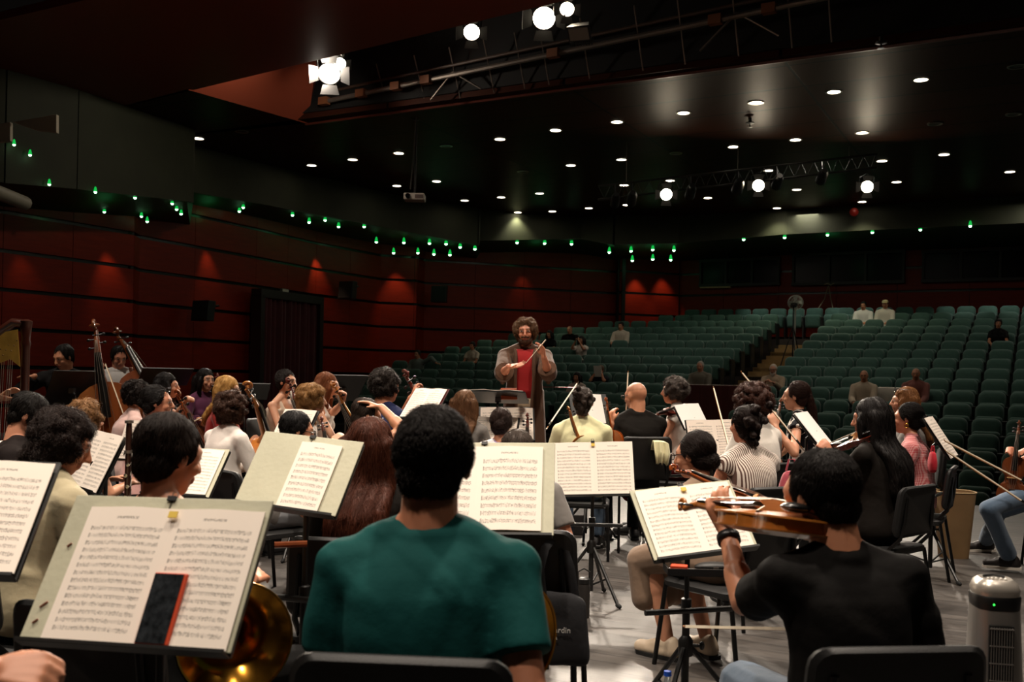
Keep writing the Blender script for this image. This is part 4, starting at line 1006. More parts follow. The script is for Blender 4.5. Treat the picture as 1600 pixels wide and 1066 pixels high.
def make_chair(M, label, h=.445):
    global CHAIR
    if CHAIR is not None:
        return dup(CHAIR, M @ Matrix.Scale(h/.445, 4, (0, 0, 1)), label)
    t = thing('stacking_chair', label, 'chair', M @ Matrix.Scale(h/.445, 4, (0, 0, 1)), 'black orchestra chairs'); CHAIR = t
    mb = MB(); out = []
    for cx, cy, a0 in ((.17, .17, 0), (-.17, .17, PI/2), (-.17, -.16, PI), (.17, -.16, 1.5*PI)):
        for i in range(5): a = a0+PI/2*i/4; out.append((cx+.055*math.cos(a), cy+.055*math.sin(a)))
    mb.rings([[V((x*s_, y*s_, z - .012*(x*x)/.04)) for x, y in out] for s_, z in ((.93, .405), (1, .415), (1, .435), (.94, .447))]); mb.build('seat', chairblack, t)
    mb = MB(); rg = []
    for s_, yo in ((.94, .012), (1, 0), (1, -.014), (.94, -.026)):
        rg.append([V((x*s_, -.225 - .05*(1-(x/.23)**2) + yo - .10*(z*s_+.0), .655 + z*s_)) for x, z in [(cx+.05*math.cos(a0+PI/2*i/4), cz+.05*math.sin(a0+PI/2*i/4)) for cx, cz, a0 in ((.165, .10, 0), (-.165, .10, PI/2), (-.175, -.10, PI), (.175, -.10, 1.5*PI)) for i in range(5)]])
    mb.rings(rg); mb.build('backrest', chairblack, t)
    for s_ in (-1, 1):
        mb = MB(); mb.tube([(s_*.205, .20, .41), (s_*.215, .225, .2), (s_*.225, .25, .0)], .0115, 8); mb.build('leg', chairleg, t)
        mb = MB(); mb.tube([(s_*.205, -.2, .41), (s_*.215, -.235, .2), (s_*.225, -.27, 0)], .0115, 8); mb.build('leg', chairleg, t)
        mb = MB(); mb.tube([(s_*.19, -.17, .42), (s_*.185, -.245, .5), (s_*.17, -.262, .60), (s_*.16, -.27, .74)], .0115, 8); mb.build('back_upright', chairleg, t)
    mb = MB(); mb.tube([(-.205, .2, .40), (.205, .2, .40)], .010, 6); mb.tube([(-.205, -.2, .40), (.205, -.2, .40)], .010, 6); mb.tube([(-.205, .2, .40), (-.205, -.2, .40)], .010, 6); mb.tube([(.205, .2, .40), (.205, -.2, .40)], .010, 6); mb.build('seat_frame', chairleg, t)
    return t
# ================================================================ stands, sheets, instruments
def Rdesk(phi, tilt, roll):
    c, s = math.cos(phi), math.sin(phi); Rz = Matrix(((c, s, 0), (-s, c, 0), (0, 0, 1)))
    c, s = math.cos(tilt), math.sin(tilt); Rx = Matrix(((1, 0, 0), (0, c, s), (0, -s, c)))
    c, s = math.cos(roll), math.sin(roll); Ry = Matrix(((c, 0, s), (0, 1, 0), (-s, 0, c)))
    return Rz @ Rx @ Ry
DESK = {   # centre, heading, tilt, roll, width, height, scale about the eye
'phone': (-.809, 2.252, .938, 12.9, 34.4, -1.4, .50, .36, 1.0), 'corner': (-1.464, 2.587, 1.005, -2.6, 40.9, 1.3, .48, .36, 1.0), 'board': (-.917, 4.343, .950, 19.0, 33.4, 3.9, .50, .36, .80),
'teal': (-.097, 3.507, .996, 5.2, 32.8, -1.5, .50, .36, 1.0), 'viola': (.832, 4.507, .760, -12.8, 39.4, -6.5, .50, .36, .87), 'striped': (1.677, 8.171, .910, -13.7, 19.6, -1.6, .48, .34, .97),
'blank': (1.869, 10.327, 1.009, -19.0, 39.2, -5.6, .30, .30, .80), 'edge': (2.170, 7.156, 1.054, -54, 39.5, -3, .30, .30, 1.0), 'bows': (3.127, 7.254, 1.013, -55.2, 33.1, -1.9, .30, .34, 1.0),
'pencil': (-2.718, 7.220, .870, 35, 18.8, -1.5, .34, .30, .88), 'diag': (-2.314, 5.557, .875, 44.7, 25.3, 2.4, .46, .33, .90), 'short': (-1.953, 6.019, .768, 18.6, 37.9, -.5, .46, .34, .78),
'far': (-4.960, 9.615, .559, -13.7, 59.7, .1, .48, .34, .56), 'cello': (-1.981, 9.157, .918, 25.7, 36.3, .4, .40, .30, .82), 'bun': (-.185, 8.513, .931, 6.8, 53.2, -.9, .50, .34, 1.0),
'white': (-.035, 8.265, .997, -1.4, 35.2, -.8, .46, .34, 1.1), 'hair': (-.910, 9.366, .759, -7.1, 37.2, 0, .50, .34, .78), 'mid': (.520, 6.190, .831, 1.3, 18.2, -2.4, .50, .34, 1.0)}
def desk_frame(key):
    x, y, z, ph, ti, ro, w, h, s = DESK[key]
    c = V((x*s, y*s, CAMH + (z-CAMH)*s)); R = Rdesk(math.radians(ph), math.radians(ti), math.radians(ro))
    return Matrix.Translation(c) @ R.to_4x4(), w*s, h*s
deskblack = mat('desk_black', '141413', .4); boardm = mat('folder_board', 'b9b79f', .6, vary=.08, vscale=5, bump=(60, .1))
def stand(label, M, w, h, bar=True, deskmat=None, foot=.30, spin=.4, group='music stands'):
    c = M.translation; f = M.to_3x3() @ V((0, 1, 0)); base = V((c.x + f.x*.06, c.y + f.y*.06, 0)); t = thing('music_stand', label, 'music stand', Matrix.Translation(base), group)
    L = t.matrix_world.inverted() @ M
    mb = MB(); mb.M = L; mb.box((0, .006, 0), (w, .008, h)); mb.build('desk', deskmat or deskblack, t, smooth=False, bevel=.002)
    mb = MB(); mb.M = L; mb.box((0, -.014, -h/2-.002), (w*1.0, .036, .004)); mb.box((0, -.031, -h/2+.001), (w*1.0, .003, .008)); mb.build('ledge', deskblack, t, smooth=False)
    mb = MB()
    for s in (-1, 1): mb.M = L; mb.box((s*w/2, .006, 0), (.003, .009, h))
    mb.box((0, .006, h/2), (w, .009, .003)); mb.build('rim', deskblack, t, smooth=False)
    a = L @ V((0, .02, -.02)); k = V((0, 0, min(a.z*.62, .62))); top = V((0, 0, a.z-.04))
    mb = MB(); mb.tube([top, a], .012, 8); mb.box(tuple(a), (.05, .05, .05)); mb.build('tilt_clamp', deskblack, t, smooth=False)
    mb = MB(); mb.tube([k - V((0, 0, .25)), top], .0105, 10); mb.build('inner_pole', deskblack, t)
    mb = MB(); mb.tube([V((0, 0, .06)), k], .0155, 10); mb.lathe([(.0155, k.z-.03), (.021, k.z-.025), (.021, k.z+.02), (.012, k.z+.025)], 12); mb.build('outer_pole', deskblack, t)
    mb = MB(); mb.lathe([(.016, .30), (.028, .30), (.030, .36), (.016, .38)], 12); mb.tube([(.02, 0, .34), (.06, 0, .34)], .007, 6); mb.ell((.065, 0, .34), (.012, .014, .018), nu=8, nv=6); mb.build('collar_knob', deskblack, t)
    for i in range(3):
        an = 2*PI*i/3 + spin; d = V((math.cos(an), math.sin(an), 0)); mb = MB(); mb.tube([d*.02 + V((0, 0, .335)), d*foot + V((0, 0, .012))], .0105, 8); mb.tube([V((0, 0, .1)) + d*.012, d*foot*.55 + V((0, 0, .158))], .006, 6)
        lg = mb.build('leg', deskblack, t); mb = MB(); mb.capsule(d*foot*.97 + V((0, 0, .02)), d*foot*1.04 + V((0, 0, .014)), .014, .014, 8, 3); mb.build('rubber_foot', mat('rubber', '0a0a0a', .8), lg)
    if bar:
        mb = MB(); zz = k.z - .02; R3 = M.to_3x3(); ax = R3 @ V((1, 0, 0)); ax.z = 0; ax.normalize()
        mb.tube([V((0, 0, zz)) - ax*.19 - V((f.x, f.y, 0))*.04, V((0, 0, zz)) + ax*.19 - V((f.x, f.y, 0))*.04], .012, 8); mb.build('accessory_bar', deskblack, t)
    return t
def sheet_mat(name, base='efe3d6', staves=12, seed=0, faint=1.):
    if name in MATS: return MATS[name]
    m = mat(name, base, .75); N = NT(m); uv = N.n('ShaderNodeUVMap', uv_map='page').outputs[0]; u, v, _ = N.sep(uv)[:3]
    m1 = lambda a, lo, hi: N.math('MULTIPLY', N.math('GREATER_THAN', a, lo), N.math('LESS_THAN', a, hi))
    area_ = N.math('MULTIPLY', m1(u, .09, .92), m1(v, .06, .86))
    sv = N.math('FRACT', N.math('MULTIPLY', N.math('SUBTRACT', v, .06), staves/.80))          # 0..1 within a stave system
    band = m1(sv, .28, .72); line = N.math('LESS_THAN', N.math('ABSOLUTE', N.math('SUBTRACT', N.math('FRACT', N.math('MULTIPLY', N.math('SUBTRACT', sv, .28), 10.0)), .5)), .17)
    mp = N.n('ShaderNodeMapping'); mp.inputs['Scale'].default_value = (70, staves*7.5, 1); mp.inputs['Location'].default_value = (seed*3.7, seed*1.3, 0); N.l(uv, mp.inputs[0])
    vo = N.n('ShaderNodeTexVoronoi'); vo.inputs['Scale'].default_value = 1; N.l(mp.outputs[0], vo.inputs['Vector'])
    nz = N.noise(uv, 9+seed % 5, 3); note = N.math('MULTIPLY', N.math('LESS_THAN', vo.outputs['Distance'], .33), N.math('GREATER_THAN', nz, .44)); nband = m1(sv, .2, .8)
    mp2 = N.n('ShaderNodeMapping'); mp2.inputs['Scale'].default_value = (46, staves*1.0, 1); mp2.inputs['Location'].default_value = (seed*.7, 0, 0); N.l(uv, mp2.inputs[0])
    wn = N.n('ShaderNodeTexWhiteNoise'); N.l(N.n('ShaderNodeVectorMath', operation='FLOOR').outputs[0], wn.inputs['Vector']); fl = [x for x in m.node_tree.nodes if x.type == 'VECT_MATH'][-1]; N.l(mp2.outputs[0], fl.inputs[0])
    stem = N.math('MULTIPLY', N.math('MULTIPLY', N.math('LESS_THAN', N.math('ABSOLUTE', N.math('SUBTRACT', N.math('FRACT', N.math('MULTIPLY', u, 46)), .5)), .09), N.math('GREATER_THAN', wn.outputs['Value'], .35)), m1(sv, .22, .62))
    beam = N.math('MULTIPLY', N.math('MULTIPLY', N.math('GREATER_THAN', N.noise(mp2.outputs[0], .31, 1), .52), m1(sv, .60, .68)), 1.)
    ink = N.math('MAXIMUM', N.math('MULTIPLY', N.math('MULTIPLY', line, band), .55), N.math('MULTIPLY', N.math('MULTIPLY', note, nband), .95))
    ink = N.math('MAXIMUM', ink, N.math('MAXIMUM', N.math('MULTIPLY', stem, .75), N.math('MULTIPLY', beam, .8)))
    clef = N.math('MULTIPLY', m1(u, .085, .105), m1(sv, .2, .8)); ink = N.math('MAXIMUM', ink, N.math('MULTIPLY', clef, .7))
    ink = N.math('MULTIPLY', ink, area_)
    t1 = N.math('MULTIPLY', N.math('MULTIPLY', m1(u, .36, .62), m1(v, .905, .925)), N.math('GREATER_THAN', N.noise(N.obj((300, 300, 300)), 1, 1), .45)); ink = N.math('MAXIMUM', ink, N.math('MULTIPLY', t1, .7))
    N.l(N.mix(N.math('MULTIPLY', ink, .85*faint), lin(base), lin('2a2524')), N.b.inputs['Base Color'])
    return m
def sheet(label, M, pages, w, h, y=-.006, dx=0, dz=0, seed=0, blank=False, base='efe3d6', yaw=0, tape=False, staves=12, group='sheet music on the stands'):
    """one open part: `pages` leaves of size w x h standing on the desk"""
    t = thing('sheet_music', label, 'sheet music', M @ Matrix.Translation((dx, y, dz)) @ Matrix.Rotation(yaw, 4, 'Y'), group)
    m = mat('blank_page_'+base, base, .75) if blank else sheet_mat(f'notation_{base}_{seed % 6}_{staves}', base, staves, seed % 6)
    em = mat('page_edge', 'd8cbbb', .8)
    for i in range(pages):
        s = -1 if (pages == 2 and i == 0) else 1; n = 8; vs = []; uvs = []; x0 = -w if s < 0 else (0 if pages == 2 else -w/2); 
        for j in range(n+1):
            a = j/n; x = x0 + w*a; b = a if s > 0 else 1-a      # b = distance from spine
            lift = -.010*math.exp(-b*6)*0 - .007*math.sin(PI*min(b*1.05, 1))**2 - .004
            for z in (-h/2, h/2): vs.append((x, lift, z)); uvs.append((a, 0 if z < 0 else 1))
        mb = MB(); mb.add(vs, [(2*j, 2*j+2, 2*j+3, 2*j+1) for j in range(n)])
        me = mb.mesh('page'); me.materials.append(m); uvl = me.uv_layers.new(name='page')
        for p in me.polygons:
            for li in p.loop_indices: uvl.data[li].uv = uvs[me.loops[li].vertex_index]
        o = bpy.data.objects.new('page', me); COL.objects.link(o); o.parent = t
        sd = o.modifiers.new('thickness', 'SOLIDIFY'); sd.thickness = .0035; sd.offset = -1
    if tape:
        mb = MB(); mb.box((.0, -.012, h/2-.018), (.022, .003, .016)); mb.build('tape', mat('yellow_tape', 'd9b94a', .6), t, smooth=False)
    return t
def clip(label, M, x, z):
    t = thing('page_clip', label, 'clip', M @ Matrix.Translation((x, -.008, z)), 'black clips on the stands'); mb = MB(); mb.box((0, 0, 0), (.022, .016, .012)); mb.build('jaw', blackmat, t, smooth=False); mb = MB(); mb.tube([(-.008, .004, .004), (-.006, .002, .02), (.006, .002, .02), (.008, .004, .004)], .0015, 5); mb.build('wire_loop', steelm, t)
# ---- violin family: local frame z = up the neck, x = width, -y = front (belly)
def wood(name, c, c2=None, rough=.28):
    if name in MATS: return MATS[name]
    m = mat(name, c, rough, coat=.5); N = NT(m); v = N.obj((3, 3, 1)); g = N.noise(N.obj((40, 40, 5)), 1, 5, .6); fl = N.noise(v, 6, 3)
    N.l(N.mix(N.math('MULTIPLY', N.math('ADD', g, fl), .5), lin(c), lin(c2 or c)), N.b.inputs['Base Color']); return m
VAR = {'orange': ('a8531c', '6d2c0c'), 'gold': ('c07a35', '8a4a18'), 'red': ('6a2412', '3d120a'), 'brown': ('7a3c1a', '45200e'), 'bass': ('8a4720', '552a12')}
OUTL = [(0, 0), (.004, .30), (.02, .60), (.06, .84), (.13, .97), (.20, 1.0), (.28, .96), (.35, .86), (.385, .79), (.40, .80), (.41, .74), (.45, .60), (.50, .535), (.56, .55), (.61, .64), (.635, .72), (.65, .70), (.68, .735), (.74, .79), (.80, .80), (.87, .75), (.93, .60), (.975, .36), (.995, .14), (1, 0)]
SPEC = {'violin': (.356, .104, .031, .27, .013), 'viola': (.41, .122, .037, .30, .015), 'cello': (.75, .22, .115, .46, .021), 'bass': (1.10, .335, .20, .46, .032)}
def violin(label, kind, M, var='orange', group=None, cat=None, pin=True):
    """origin at the lower end of the body, neck along +z"""
    Lb, hw, rib, nl, nr = SPEC[kind]; k = Lb/.356; t = thing({'bass': 'double_bass'}.get(kind, kind), label, cat or {'bass': 'double bass'}.get(kind, kind), M, group)
    c1, c2 = VAR[var]; wm = wood('varnish_'+var, c1, c2); eb = mat('ebony', '0d0b0a', .3); sm_ = mat('string_steel', 'b9b2a6', .3, metal=.9)
    out = [(w*hw, z*Lb) for z, w in OUTL] + [(-w*hw, z*Lb) for z, w in reversed(OUTL[1:-1])]
    mb = MB(); d = rib/2; arch = .012*k if kind != 'bass' else .03
    def ring(s, y): return [V((x*s, y, Lb*.47 + (z-Lb*.47)*(s if s > .9 else s*1.02))) for x, z in out]
    mb.rings([ring(.3, -d-arch), ring(.62, -d-arch*.8), ring(.88, -d-arch*.25), ring(1.03, -d-.001*k), ring(1.035, -d+.003*k), ring(.975, -d+.003*k), ring(.97, 0), ring(.975, d-.003*k), ring(1.035, d-.003*k), ring(1.03, d+.001*k), ring(.88, d+arch*.25), ring(.62, d+arch*.8), ring(.3, d+arch)])
    mb.build('body', wm, t, angle=50)
    zt = Lb + nl*.0; top = Lb + nl*.62; mb = MB(); sl = .04*k                           # neck, pegbox, scroll
    ny = lambda z: -d - .010*k - (z-Lb)*.05
    mb.tube([(0, -d*.2, Lb-.01*k), (0, ny(Lb)+.010*k, Lb+.02*k), (0, ny(top)+.009*k, top)], [nr*1.3, nr, nr*.85], 12)
    pb = [V((0, ny(top)+.008*k, top))]; pts = [pb[0], V((0, ny(top)+.012*k, top+.03*k)), V((0, ny(top)+.020*k, top+.06*k)), V((0, ny(top)+.024*k, top+.075*k))]
    mb.tube(pts, [nr*.95, nr*.85, nr*.66, nr*.6], 10)
    sc_ = pts[-1] + V((0, -.012*k, .012*k)); sp = []
    for i in range(30): a = PI*.15 + i*.33; r = .0165*k*(1-i/36); sp.append(sc_ + V((0, r*math.cos(a), r*math.sin(a))))
    mb.tube(sp, [nr*.52*(1-i/60) for i in range(30)], 8); mb.ell(sc_, (.016*k, .006*k, .006*k), nu=10, nv=8)
    mb.build('neck', wm, t)
    mb = MB(); z0 = Lb*.70; y0 = -d - arch - .018*k; y1 = ny(top) - .006*k
    R = []
    for z, yy, w in ((z0, y0, nr*1.45), (Lb, (y0*.45+y1*.55) + .002*k, nr*1.2), (top, y1, nr*.92)): R.append([V((-w, yy+.004*k, z)), V((-w*.6, yy-.001*k, z)), V((0, yy-.003*k, z)), V((w*.6, yy-.001*k, z)), V((w, yy+.004*k, z)), V((w*.5, yy+.008*k, z)), V((-w*.5, yy+.008*k, z))])
    mb.rings(R); mb.build('fingerboard', eb, t)
    zb = Lb*.535; yb = -d - arch - .030*k; mb = MB(); mb.slab([(-hw*.42, -d-arch*.8, zb), (-hw*.2, -d-arch-.012*k, zb), (-hw*.38, yb+.006*k, zb), (0, yb, zb), (hw*.38, yb+.006*k, zb), (hw*.2, -d-arch-.012*k, zb), (hw*.42, -d-arch*.8, zb)], .006*k); mb.build('bridge', mat('bridge_maple', 'd2a872', .5), t, smooth=False)
    zl = Lb*.30; mb = MB(); mb.rings([[V((-w, yy, z)), V((0, yy-.006*k, z)), V((w, yy, z)), V((0, yy+.003*k, z))] for z, w, yy in ((.01*k, nr*.8, -d-arch*.4-.006*k), (zl, nr*1.7, -d-arch-.020*k))]); mb.build('tailpiece', eb, t)
    for i in range(4):
        x = (-1.5+i)/1.5; mb = MB(); mb.tube([(x*nr*1.0, -d-arch-.024*k, zl), (x*hw*.27, yb-.001*k, zb), (x*nr*.6, y1-.004*k, top), (x*nr*.25, ny(top)+.006*k, top+.04*k)], .00055*k+.0003, 4); mb.build('string', sm_, t)
    for i in range(4):
        z = top + (.018 + .013*i)*k; s = 1 if i % 2 else -1; y = ny(top)+.012*k; mb = MB(); kp = min(k, 2.0)*.8+.2; mb.tube([(-s*nr*.9, y, z), (s*nr*1.7, y, z)], .0032*kp, 8); mb.ell((s*(nr*1.7+.008*kp), y, z), (.010*kp, .004*kp, .008*kp), nu=10, nv=8); mb.build('peg', eb, t)
    for s in (-1, 1):
        pts = [V((s*hw*(.42+.10*math.sin(a*2.0-PI)), -d - arch*(.52) - .0012*k, Lb*(.54+.10*a/1.6))) for a in np.linspace(-1.6, 1.6, 14)]
        mb = MB(); mb.tube(pts, .0028*k, 5, flat=.5); mb.ell(pts[0] + V((s*.004*k, 0, 0)), (.005*k, .0025*k, .005*k), nu=8, nv=6); mb.ell(pts[-1] - V((s*.004*k, 0, 0)), (.004*k, .0025*k, .004*k), nu=8, nv=6); mb.build('f_hole', eb, t)
    if kind in ('violin', 'viola'):
        mb = MB(); mb.ell((-hw*.5, -d-arch-.012*k, .035*k), (.036*k, .012*k, .03*k)); mb.build('chin_rest', eb, t)
    elif pin:
        mb = MB(); mb.tube([(0, 0, .01), (0, 0, -.26 if kind == 'cello' else -.16)], .006*k*.6, 8); mb.build('end_pin', sm_, t)
    return t
def axis_frame(A, B, front):
    """frame with origin A, z towards B, -y towards `front`"""
    z = (V(B)-V(A)).normalized(); y = -V(front); y = (y - z*y.dot(z)).normalized(); x = y.cross(z); R = Matrix((x, y, z)).transposed(); return Matrix.Translation(A) @ R.to_4x4()
def place(label, kind, scroll, bottom, front, var='orange', group=None):
    """scroll/bottom: (px,py,Y); the scroll stays, length comes from the kind"""
    Lb, hw, rib, nl, nr = SPEC[kind]; S, B = W(*scroll), W(*bottom); tot = Lb + nl*.62 + .10*Lb/.356; z = (S-B).normalized(); A = S - z*tot
    return violin(label, kind, axis_frame(A, S, front), var, group)
def bow(label, tip, frog, group='bows', L=.74):
    T, Fg = W(*tip), W(*frog); z = (T-Fg).normalized(); A = T - z*L; t = thing('bow', label, 'bow', axis_frame(A, T, (0, -1, .3)), group)
    wm = wood('bow_stick', 'a8703a', '6a3c18'); mb = MB(); mb.tube([(0, 0, 0), (0, -.004, L*.3), (0, .004, L*.6), (0, .0, L*.97), (0, -.016, L)], [.0048, .0045, .0042, .0036, .004], 8); mb.build('stick', wm, t)
    mb = MB(); mb.box((0, -.018, L*.52), (.009, .0015, L*.92)); mb.build('bow_hair', mat('bow_hair', 'e8dcc4', .6), t, smooth=False)
    mb = MB(); mb.box((0, -.013, .06), (.011, .02, .05)); mb.build('frog', mat('ebony', '0d0b0a', .3), t, smooth=False, bevel=.002)
    mb = MB(); mb.tube([(0, 0, -.012), (0, 0, .012)], .0055, 8); mb.build('screw', steelm, t)
    return t
brass = mat('brass', 'c98f35', .16, metal=1, vary=.1, vscale=8)
def horn(label, c, axis, up=(0, 0, 1), r=.155):
    """French horn; c = bell mouth centre, axis = direction the bell opens"""
    z = V(axis).normalized(); y = V(up); y = (y - z*y.dot(z)).normalized(); x = y.cross(z); t = thing('french_horn', label, 'french horn', Matrix.Translation(c) @ Matrix((x, y, z)).transposed().to_4x4(), 'brass french horns')
    prof = []
    for i in range(24): a = i/23; prof.append((.014 + (r-.014)*(a**4.2*.86 + a*.14), -.36*(1-a)))
    inn = [(max(q-.0025, .004), zz) for q, zz in prof]
    mb = MB(); mb.rings([[V((q*math.cos(2*PI*k/40), q*math.sin(2*PI*k/40), zz)) for k in range(40)] for q, zz in prof + [(r+.004, 0), (r+.003, .004), (r-.002, .003)] + inn[::-1]], cap=False); mb.build('bell', brass, t, fixn=False)
    mb = MB(); cc = V((0, .14, -.34)); mb.tube([V((0, 0, -.35)), V((0, .02, -.39)), V((0, .08, -.41))] + [cc + V((0.0 + .012*math.sin(a*3), .145*math.cos(a+2.2), .16*math.sin(a+2.2) )) for a in np.linspace(0, 5.4, 40)], .0105, 10); mb.build('main_coil', brass, t)
    mb = MB()
    for i in range(3): mb.tube([cc + V((.03+.022*i*0, .1*math.cos(a), .105*math.sin(a) + .0*i)) + V((.012*i, 0, 0)) for a in np.linspace(i*.8, i*.8+4.6, 26)], .0075, 8)
    mb.build('valve_tubing', brass, t)
    for i in range(3):
        mb = MB(); mb.lathe([(.001, -.03), (.02, -.03), (.02, .03), (.001, .03)], 14, cc + V((.045, -.05+.045*i, -.03)), Matrix.Rotation(PI/2, 3, 'Y')); mb.build('valve', steelm, t)
    mb = MB(); mb.tube([cc + V((.03, .1, .1)), cc + V((.02, .16, .10)), cc + V((.0, .22, .06))], [.006, .006, .005], 8); mb.build('mouthpipe', brass, t)
    return t
# ================================================================ the musicians, back rows first
C = cloth; TR_BLACK = ('trousers', C('wool_trousers', '131313')); JEANS = ('trousers', C('denim', '4d5f73', sc=60)); GREYT = ('trousers', C('grey_trousers', '77797c'))
WP = lambda x, y, Y: ('w', x, y, Y)
near = 0.005
def P_(*a, **k): return person(*a, **k)
P_('person in teal T-shirt with thick dark hair seen from behind, seated in centre foreground', 677, 727, 2.25, 4, 'm', 'b87c5e', ('thick', '160f0b', dict(g=-.001, fold=.002, fl=.026, lift=.007, curl=.6)), ('tshirt', C('teal_cotton', '154a48')), JEANS, bw=.93, lean=9, chair_h=.035, head=(0, 6, 2), short='person in teal T-shirt',
   R=dict(p=('l', .22, .14, .60), d=(.1, 1, -.2), pole=(.22, -.5, -1)), L=dict(p=('l', -.14, .30, .66), pole=(-.2, -.4, -1)), fibre=5200, fold=.008, vox=.006)
VIOL = P_('person in black T-shirt with short dark hair holding a viola, seated at right foreground', 1281, 778, 2.62, -7, 'm', 'bd8262', ('short', '130d0a', dict(g=.001, fold=.0015, fl=.018, lift=.005)), ('tshirt', C('black_cotton', '0d0b0a')), ('trousers', C('denim', '4d5f73', sc=60)), lean=10, head=(-28, 8, -6), bw=.84, dx=-.035, short='person in black T-shirt holding viola',
   L=dict(p=WP(1136, 832, 2.99), wd=(-.30, .1, .9), wn=(.5, .75, -.1), curl=[.55, .6, .6, .65], pole=(-.05, .2, -1)), R=dict(p=WP(1345, 985, 2.82), wd=(-.5, .6, -.3), pole=(.4, -.3, -1), curl=.8), fibre=5200, fold=.008, vox=.0055)
P_('person with short dark brown hair and bare neck, seated behind the stand with the phone', 265, 714, 2.85, 14, 'f', 'c98d6e', ('short', '1f140e', dict(g=.003, fl=.05, lift=.007)), ('tank', C('black_jersey', '141414')), TR_BLACK, lean=9, head=(22, 12, 2), short='person with bare neck', fibre=5200,
   L=dict(p=('l', -.1, .3, .7)), R=dict(p=WP(392, 905, 3.1), pole=(.15, -.3, -1)), knees={1: ('l', .28, .38, .50), -1: ('l', -.2, .42, .50)}, feet={1: ('l', .30, .36, .085), -1: ('l', -.2, .4, .085)}, bust=False)
P_('person in beige jacket with dark curly tied hair looking down, seated at left', 100, 694, 3.7, 32, 'f', 'c88a6b', ('curly', '241712', dict(vol=.016, r=.018, n=150, tail=.10, curl=1.2, fl=.045)), ('jacket', C('beige_linen', 'a19679')), TR_BLACK, lean=14, head=(30, 24, 0), short='person in beige jacket', shoes=('d2552f', 'e8e2d6'), fibre=3600, feet={1: ('l', .12, .62, .085), -1: ('l', -.12, .5, .085)})
P_('person with long straight reddish brown hair covering the back, seated left of centre', 580, 703, 3.9, 8, 'f', 'c98d6e', ('long', '4a2415', dict(len=.44, w=.10, front=True, fl=.13, g=.008)), ('long', C('black_knit', '16120f')), JEANS, lean=6, short='person with long reddish brown hair', fibre=4200)
P_('person with a low dark bun, spectacles and taupe dress, seated beyond the viola stand', 1084, 713, 5.0, -38, 'f', 'c98f70', ('bun', '1e1410', dict(tie=(.0, -.105, -.035), r=.038)), ('sleeveless', C('taupe_jersey', '7b6553')), ('dress', None), lean=16, head=(-16, 8, 0), short='person with low bun and taupe dress', glasses='2a1a14', shoes='cdb9a0', fibre=1800, feet={1: ('l', .10, .22, .085), -1: ('l', -.10, .30, .085)})
P_('person in striped blouse with dark pinned-up hair seen from behind, right of centre', 1163, 666, 5.9, -25, 'f', 'c08468', ('updo', '1d120e', dict(tie=(0, -.10, .045))), ('sleeveless', C('striped_blouse', 'd8cdc2', kind='stripe', c2='5a4038', sc=125)), TR_BLACK, lean=4, head=(4, -4, 0), short='person in striped blouse', fibre=1600)
P_('person with large brown curls and white blouse, seated behind the striped blouse player', 1174, 632, 7.2, -30, 'f', 'c9906f', ('curly', '3a2016', dict(vol=.052, r=.024, n=200, low=-.12, fl=.05)), ('blouse', C('white_blouse', 'd9d2c8')), TR_BLACK, lean=8, short='person with large brown curls', fibre=1500)
P_('person with long brown ponytail and sleeveless black dress, in profile holding a violin upright', 1243, 620, 7.9, -62, 'f', 'd09a7c', ('pony', '2a1710', dict(tie=(0, -.105, .03), len=.42)), ('sleeveless', C('black_patterned_dress', '141318', kind='scribble', c2='cfc8c0', sc=16)), ('dress', None), lean=4, short='person with long ponytail', L=dict(p=WP(1212, 668, 7.65), wd=(-.2, .3, .9), curl=.6), R=dict(p=('l', .05, .36, .68)), fibre=1200)
BALD = P_('bald person in black T-shirt and spectacles, seated with back turned right of centre', 993, 620, 8.3, -12, 'm', 'cf9473', ('stubble', '4a3a30'), ('tshirt', C('black_cotton', '15120f')), TR_BLACK, lean=3, head=(-28, 8, 0), short='bald person', chair_h=.07, glasses='3a2018', L=dict(p=WP(955, 662, 8.0), wd=(0, .3, .9), curl=.7), R=dict(p=('l', .0, .36, .72)))
P_('person with short grey curly hair in profile wearing white, seated near the red table', 1052, 612, 8.9, -70, 'f', 'cf9879', ('curly', '57504c', dict(vol=.026, r=.018, n=150, low=-.05, fl=.03)), ('sleeveless', C('white_top', 'ddd6cd')), ('skirt', C('dark_red_skirt', '5c1a1e')), lean=4, short='person with grey curly hair', L=dict(p=('l', -.10, .36, .86)), R=dict(p=('l', .10, .3, .66)), fibre=1100)
P_('person in pale yellow shirt with hair clipped up, back turned, violin bow raised', 911, 630, 7.9, 6, 'f', 'cf9879', ('updo', '3b322d', dict(tie=(0, -.095, .02))), ('tshirt', C('pale_yellow_cotton', 'e0dcae')), JEANS, lean=4, head=(0, 4, 0), short='person in pale yellow shirt', bw=1.08, L=dict(p=('l', -.14, .3, .85)), R=dict(p=('l', .12, .36, .66)), fibre=1200)
P_('person with dark hair in a small bun and white flowered shirt seen from behind', 783, 664, 7.4, 4, 'f', 'c98f70', ('bun', '2a1a14', dict(tie=(0, -.112, -.012), r=.034)), ('tshirt', C('flowered_shirt', 'd9d4d6', kind='floral', c2='a58fb5', sc=60)), JEANS, lean=6, head=(4, 8, 0), short='person with small bun', fibre=1200)
P_('person with straight light brown hair, seated in front of the conductor stand', 727, 633, 8.3, 14, 'f', 'd0997a', ('long', '6b4c34', dict(len=.36, w=.10, fl=.11)), ('tshirt', C('grey_cotton', '6e6a66')), TR_BLACK, lean=6, short='person with straight light brown hair', fibre=1300)
P_('person leaning low behind the middle stand, only grey brown hair showing', 808, 711, 5.4, 6, 'm', 'c08468', ('short', '3d332c', dict(g=.008)), ('tshirt', C('grey_cotton', '6e6a66')), TR_BLACK, lean=30, head=(0, 14, 0), short='person leaning low', fibre=1300)
